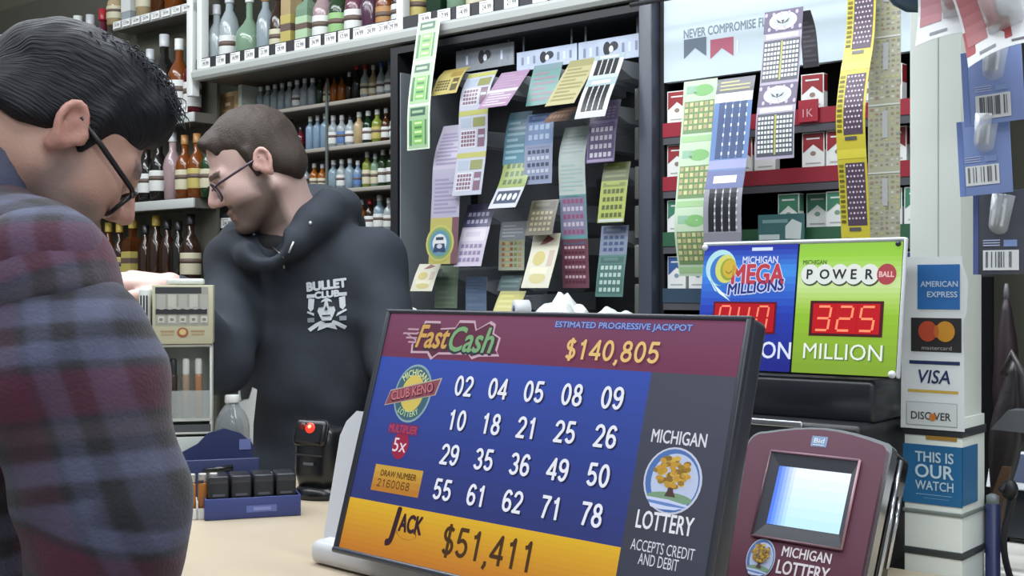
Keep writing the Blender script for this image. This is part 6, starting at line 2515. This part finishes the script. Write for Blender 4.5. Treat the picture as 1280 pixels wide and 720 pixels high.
# hair: short sides, fuller swept top
F = Field(tuple(KC - .2), tuple(KC + .2), .0036)
s = .94
F.ell(kh.w(-.014, 0, .040), np.array((.103, .081, .091)) * s, cA, .01)
F.ell(kh.w(.0, 0, .078), np.array((.094, .070, .052)) * s, cA, .03)
F.ell(kh.w(.064, .0, .080), np.array((.032, .056, .036)) * s, cA, .03)
F.cap(kh.w(-.055, -.035, -.025), kh.w(-.055, .035, -.025), .049 * s, None, .03)
for y in (-1, 1):
    F.cap(kh.w(.018, y * .071, .03), kh.w(.018, y * .067, -.016), .013, .007, .012)
F.ell(kh.w(.124, 0, -.03), np.array((.062, .10, .085)) * s, cA, .012, 'sub')
for y in (-1, 1):
    F.ell(kh.w(.062, y * .085, -.022), np.array((.038, .04, .060)) * s, cA, .012, 'sub')
    F.ell(kh.w(-.006, y * .092, -.008), np.array((.024, .020, .034)) * s, cA, .006, 'sub')
F.cap(kh.w(-.016, -.09, -.082), kh.w(-.016, .09, -.082), .058, None, .02, 'sub')
F.cap(kh.w(-.085, -.09, -.088), kh.w(-.085, .09, -.088), .058, None, .02, 'sub')
F.ripple(.0012, 90, 5)
hair, V, Q = field_mesh('hair', F, hair_mat('191c22', k1=1.35), cust, org=CU_O)
flow(hair, kh, V)
# loose locks standing off the crown and forehead
q = MB()
hmat = hair_mat('20242c')
r2 = random.Random(5)
for i in range(420):
    x, y = r2.uniform(-.06, .085), r2.uniform(-.055, .055)
    zt = .122 * math.sqrt(max(.05, 1 - (x / .13) ** 2 - (y / .095) ** 2)) + .012
    ln_ = r2.uniform(.012, .026)
    p0 = (x, y, zt - .012)
    pts = [p0, (x + ln_ * .4, y * 1.05 - .002, zt + .003), (x + ln_ * .9, y * 1.1 - .006 + r2.uniform(-.004, .004), zt + .002 + r2.uniform(-.006, .006)), (x + ln_ * 1.2, y * 1.15 - .010, zt - .008)]
    pts = smooth_path(pts, 9)
    n_ = len(pts)
    q.tube([tuple(kh.w(*p) - CU_O) for p in pts], [.0011 * (1 - .8 * (k_ / (n_ - 1)) ** 2) for k_ in range(n_)], hmat, 4)
q.build('hair_locks', cust)
glasses(kh, cust, CU_O, '1c1a1c', pitch=17, drop=-.002, rad=.0028)

# flannel shirt: body and sleeves, bands follow the cloth
F = Field((-1.0, .95, .80), (-.22, 1.78, 1.60), .0045)
F.ell(V3(-.62, 1.335, 1.34), (.15, .20, .165), None, .05)
F.ell(V3(-.65, 1.32, 1.12), (.15, .185, .20), None, .08)
F.ell(V3(-.66, 1.31, .92), (.155, .19, .12), None, .08)
F.cap(nkb + V3(-.01, .0, -.06), SR, .085, .072, .06)
F.cap(nkb + V3(-.01, .0, -.06), SL, .085, .072, .06)
CB = V3(-.574, 1.330, 1.574)
nd = V3(.68, .05, .73); nd /= np.linalg.norm(nd)
F.cap(nkb + V3(-.015, 0, -.05), CB - nd * .035, .098, .082, .04)
F.cap(V3(-.525, 1.268, 1.462), SR + V3(-.015, .015, .0), .050, .062, .05)
F.cap(CB - nd * .015, CB + nd * .08, .075, .09, .008, 'sub')
F.ripple(.0035, 30, 4, [(.3, .3, 1), (.8, .2, .4), (-.4, .3, .8)])


def bands(t):
    """the tartan's band sequence, softly blended at the edges"""
    cs = [('54243a', .20), ('302d36', .06), ('565a74', .13), ('232429', .12), ('51546c', .15), ('1f2025', .11), ('463e44', .10), ('2a2830', .05), ('54243a', .08)]
    n = 600
    seq = np.zeros((n, 3))
    e = 0
    for c, w in cs:
        a, b = int(round(e * n)), int(round((e + w) * n))
        seq[a:b] = rgb(c)
        e += w
    k = np.exp(-((np.arange(-24, 25) / 9.0) ** 2))
    k /= k.sum()
    ext = np.concatenate([seq, seq, seq])
    sm = np.stack([np.convolve(ext[:, i], k, 'same') for i in range(3)], 1)[n:2 * n]
    return sm[(np.mod(t, .150) / .150 * n).astype(int) % n]


m_flan = paint_mat('flannel', 'pigment', .9, 0, .25, 260, .15, .10)


def plaid(V, along, across):
    A = bands(along)
    B = bands(across * 1.0 + .03)
    C = A * .66 + B * .34
    return C


shirt, V, Q = field_mesh('shirt', F, m_flan, cust, org=CU_O)
paint(shirt, 'pigment', plaid(V, V[:, 2] * .93 - .38 * V[:, 0] + .12 * V[:, 1], V[:, 1] * .9 + V[:, 0] * .5))


def sleeve(S, E, Wr, name, seed):
    F = Field((-1.0, .95, .80), (-.22, 1.78, 1.60), .0042)
    d0_ = (E - S) / np.linalg.norm(E - S)
    d1_ = (Wr - E) / np.linalg.norm(Wr - E)
    F.cap(S - d0_ * .012, S + d0_ * .10, .070, .080, .05)
    F.cap(S + d0_ * .10, E, .080, .071, .05)
    F.cap(E, Wr - d1_ * .03, .071, .062, .05)
    F.ripple(.0026, 34, seed, [d0_, d0_ + .5 * V3(.4, .4, 0), d0_ - .5 * V3(.4, -.3, 0)])
    o, V, Q = field_mesh(name, F, m_flan, cust, org=CU_O)
    t0 = np.clip((V - S) @ d0_, -.3, np.linalg.norm(E - S))
    t1 = np.clip((V - E) @ d1_, 0, 1)
    e1 = np.cross(d0_, [0, 1.0, .2]); e1 /= np.linalg.norm(e1)
    th = (V - S - np.outer(t0, d0_))
    lean = .22 * (th @ V3(1, 0, 0))
    paint(o, 'pigment', plaid(V, -(t0 + t1) + lean + 1.02, th @ e1 * .9 + .3))
    return o


sleeve(SR, ER, WR, 'sleeve', 9)
sleeve(SL, EL, WL, 'sleeve', 10)
# collar: a folded band round the neck
q = MB()
nn = 28
prof = []
e1 = np.cross(nd, [0, 1.0, 0]); e1 /= np.linalg.norm(e1)
e2 = np.cross(nd, e1)
vv = []
for i in range(nn):
    th = 2 * math.pi * i / nn
    dr = e1 * math.cos(th) + e2 * math.sin(th)
    for rr_, hh in ((.076, -.03), (.079, .012), (.085, .018), (.094, -.006), (.104, -.034)):
        vv.append(CB + dr * (rr_ + .004 * math.sin(3 * th)) + nd * hh - CU_O)
q.add([tuple(v) for v in vv], [(i * 5 + j, ((i + 1) % nn) * 5 + j, ((i + 1) % nn) * 5 + j + 1, i * 5 + j + 1) for i in range(nn) for j in range(4)], m_flan, True)
co = q.build('collar', cust)
vv = np.array(vv) + CU_O
paint(co, 'pigment', plaid(vv, vv[:, 2] * .7 + vv[:, 0] * .6 + .05, vv[:, 1]))
F = Field((-.86, 1.05, .03), (-.44, 1.58, .98), .008)
F.ell(KP_, (.13, .165, .10), None, .05)
for sy in (-1, 1):
    hip = KP_ + V3(0, sy * .085, -.04)
    F.cap(hip, hip + V3(.03, sy * .02, -.42), .10, .076, .05)
    F.cap(hip + V3(.03, sy * .02, -.42), hip + V3(0, sy * .02, -.78), .076, .062, .03)
field_mesh('trousers', F, mat('2c3444', .85), cust, org=CU_O)
F = Field((-.80, 1.05, -.005), (-.40, 1.58, .14), .006)
for sy in (-1, 1):
    a = KP_ + V3(-.01, sy * .105, 0)
    F.cap((a[0], a[1], .045), (a[0] + .17, a[1] + sy * .012, .042), .045, .040, .02)
field_mesh('shoes', F, mat('3a2c22', .5), cust, org=CU_O)
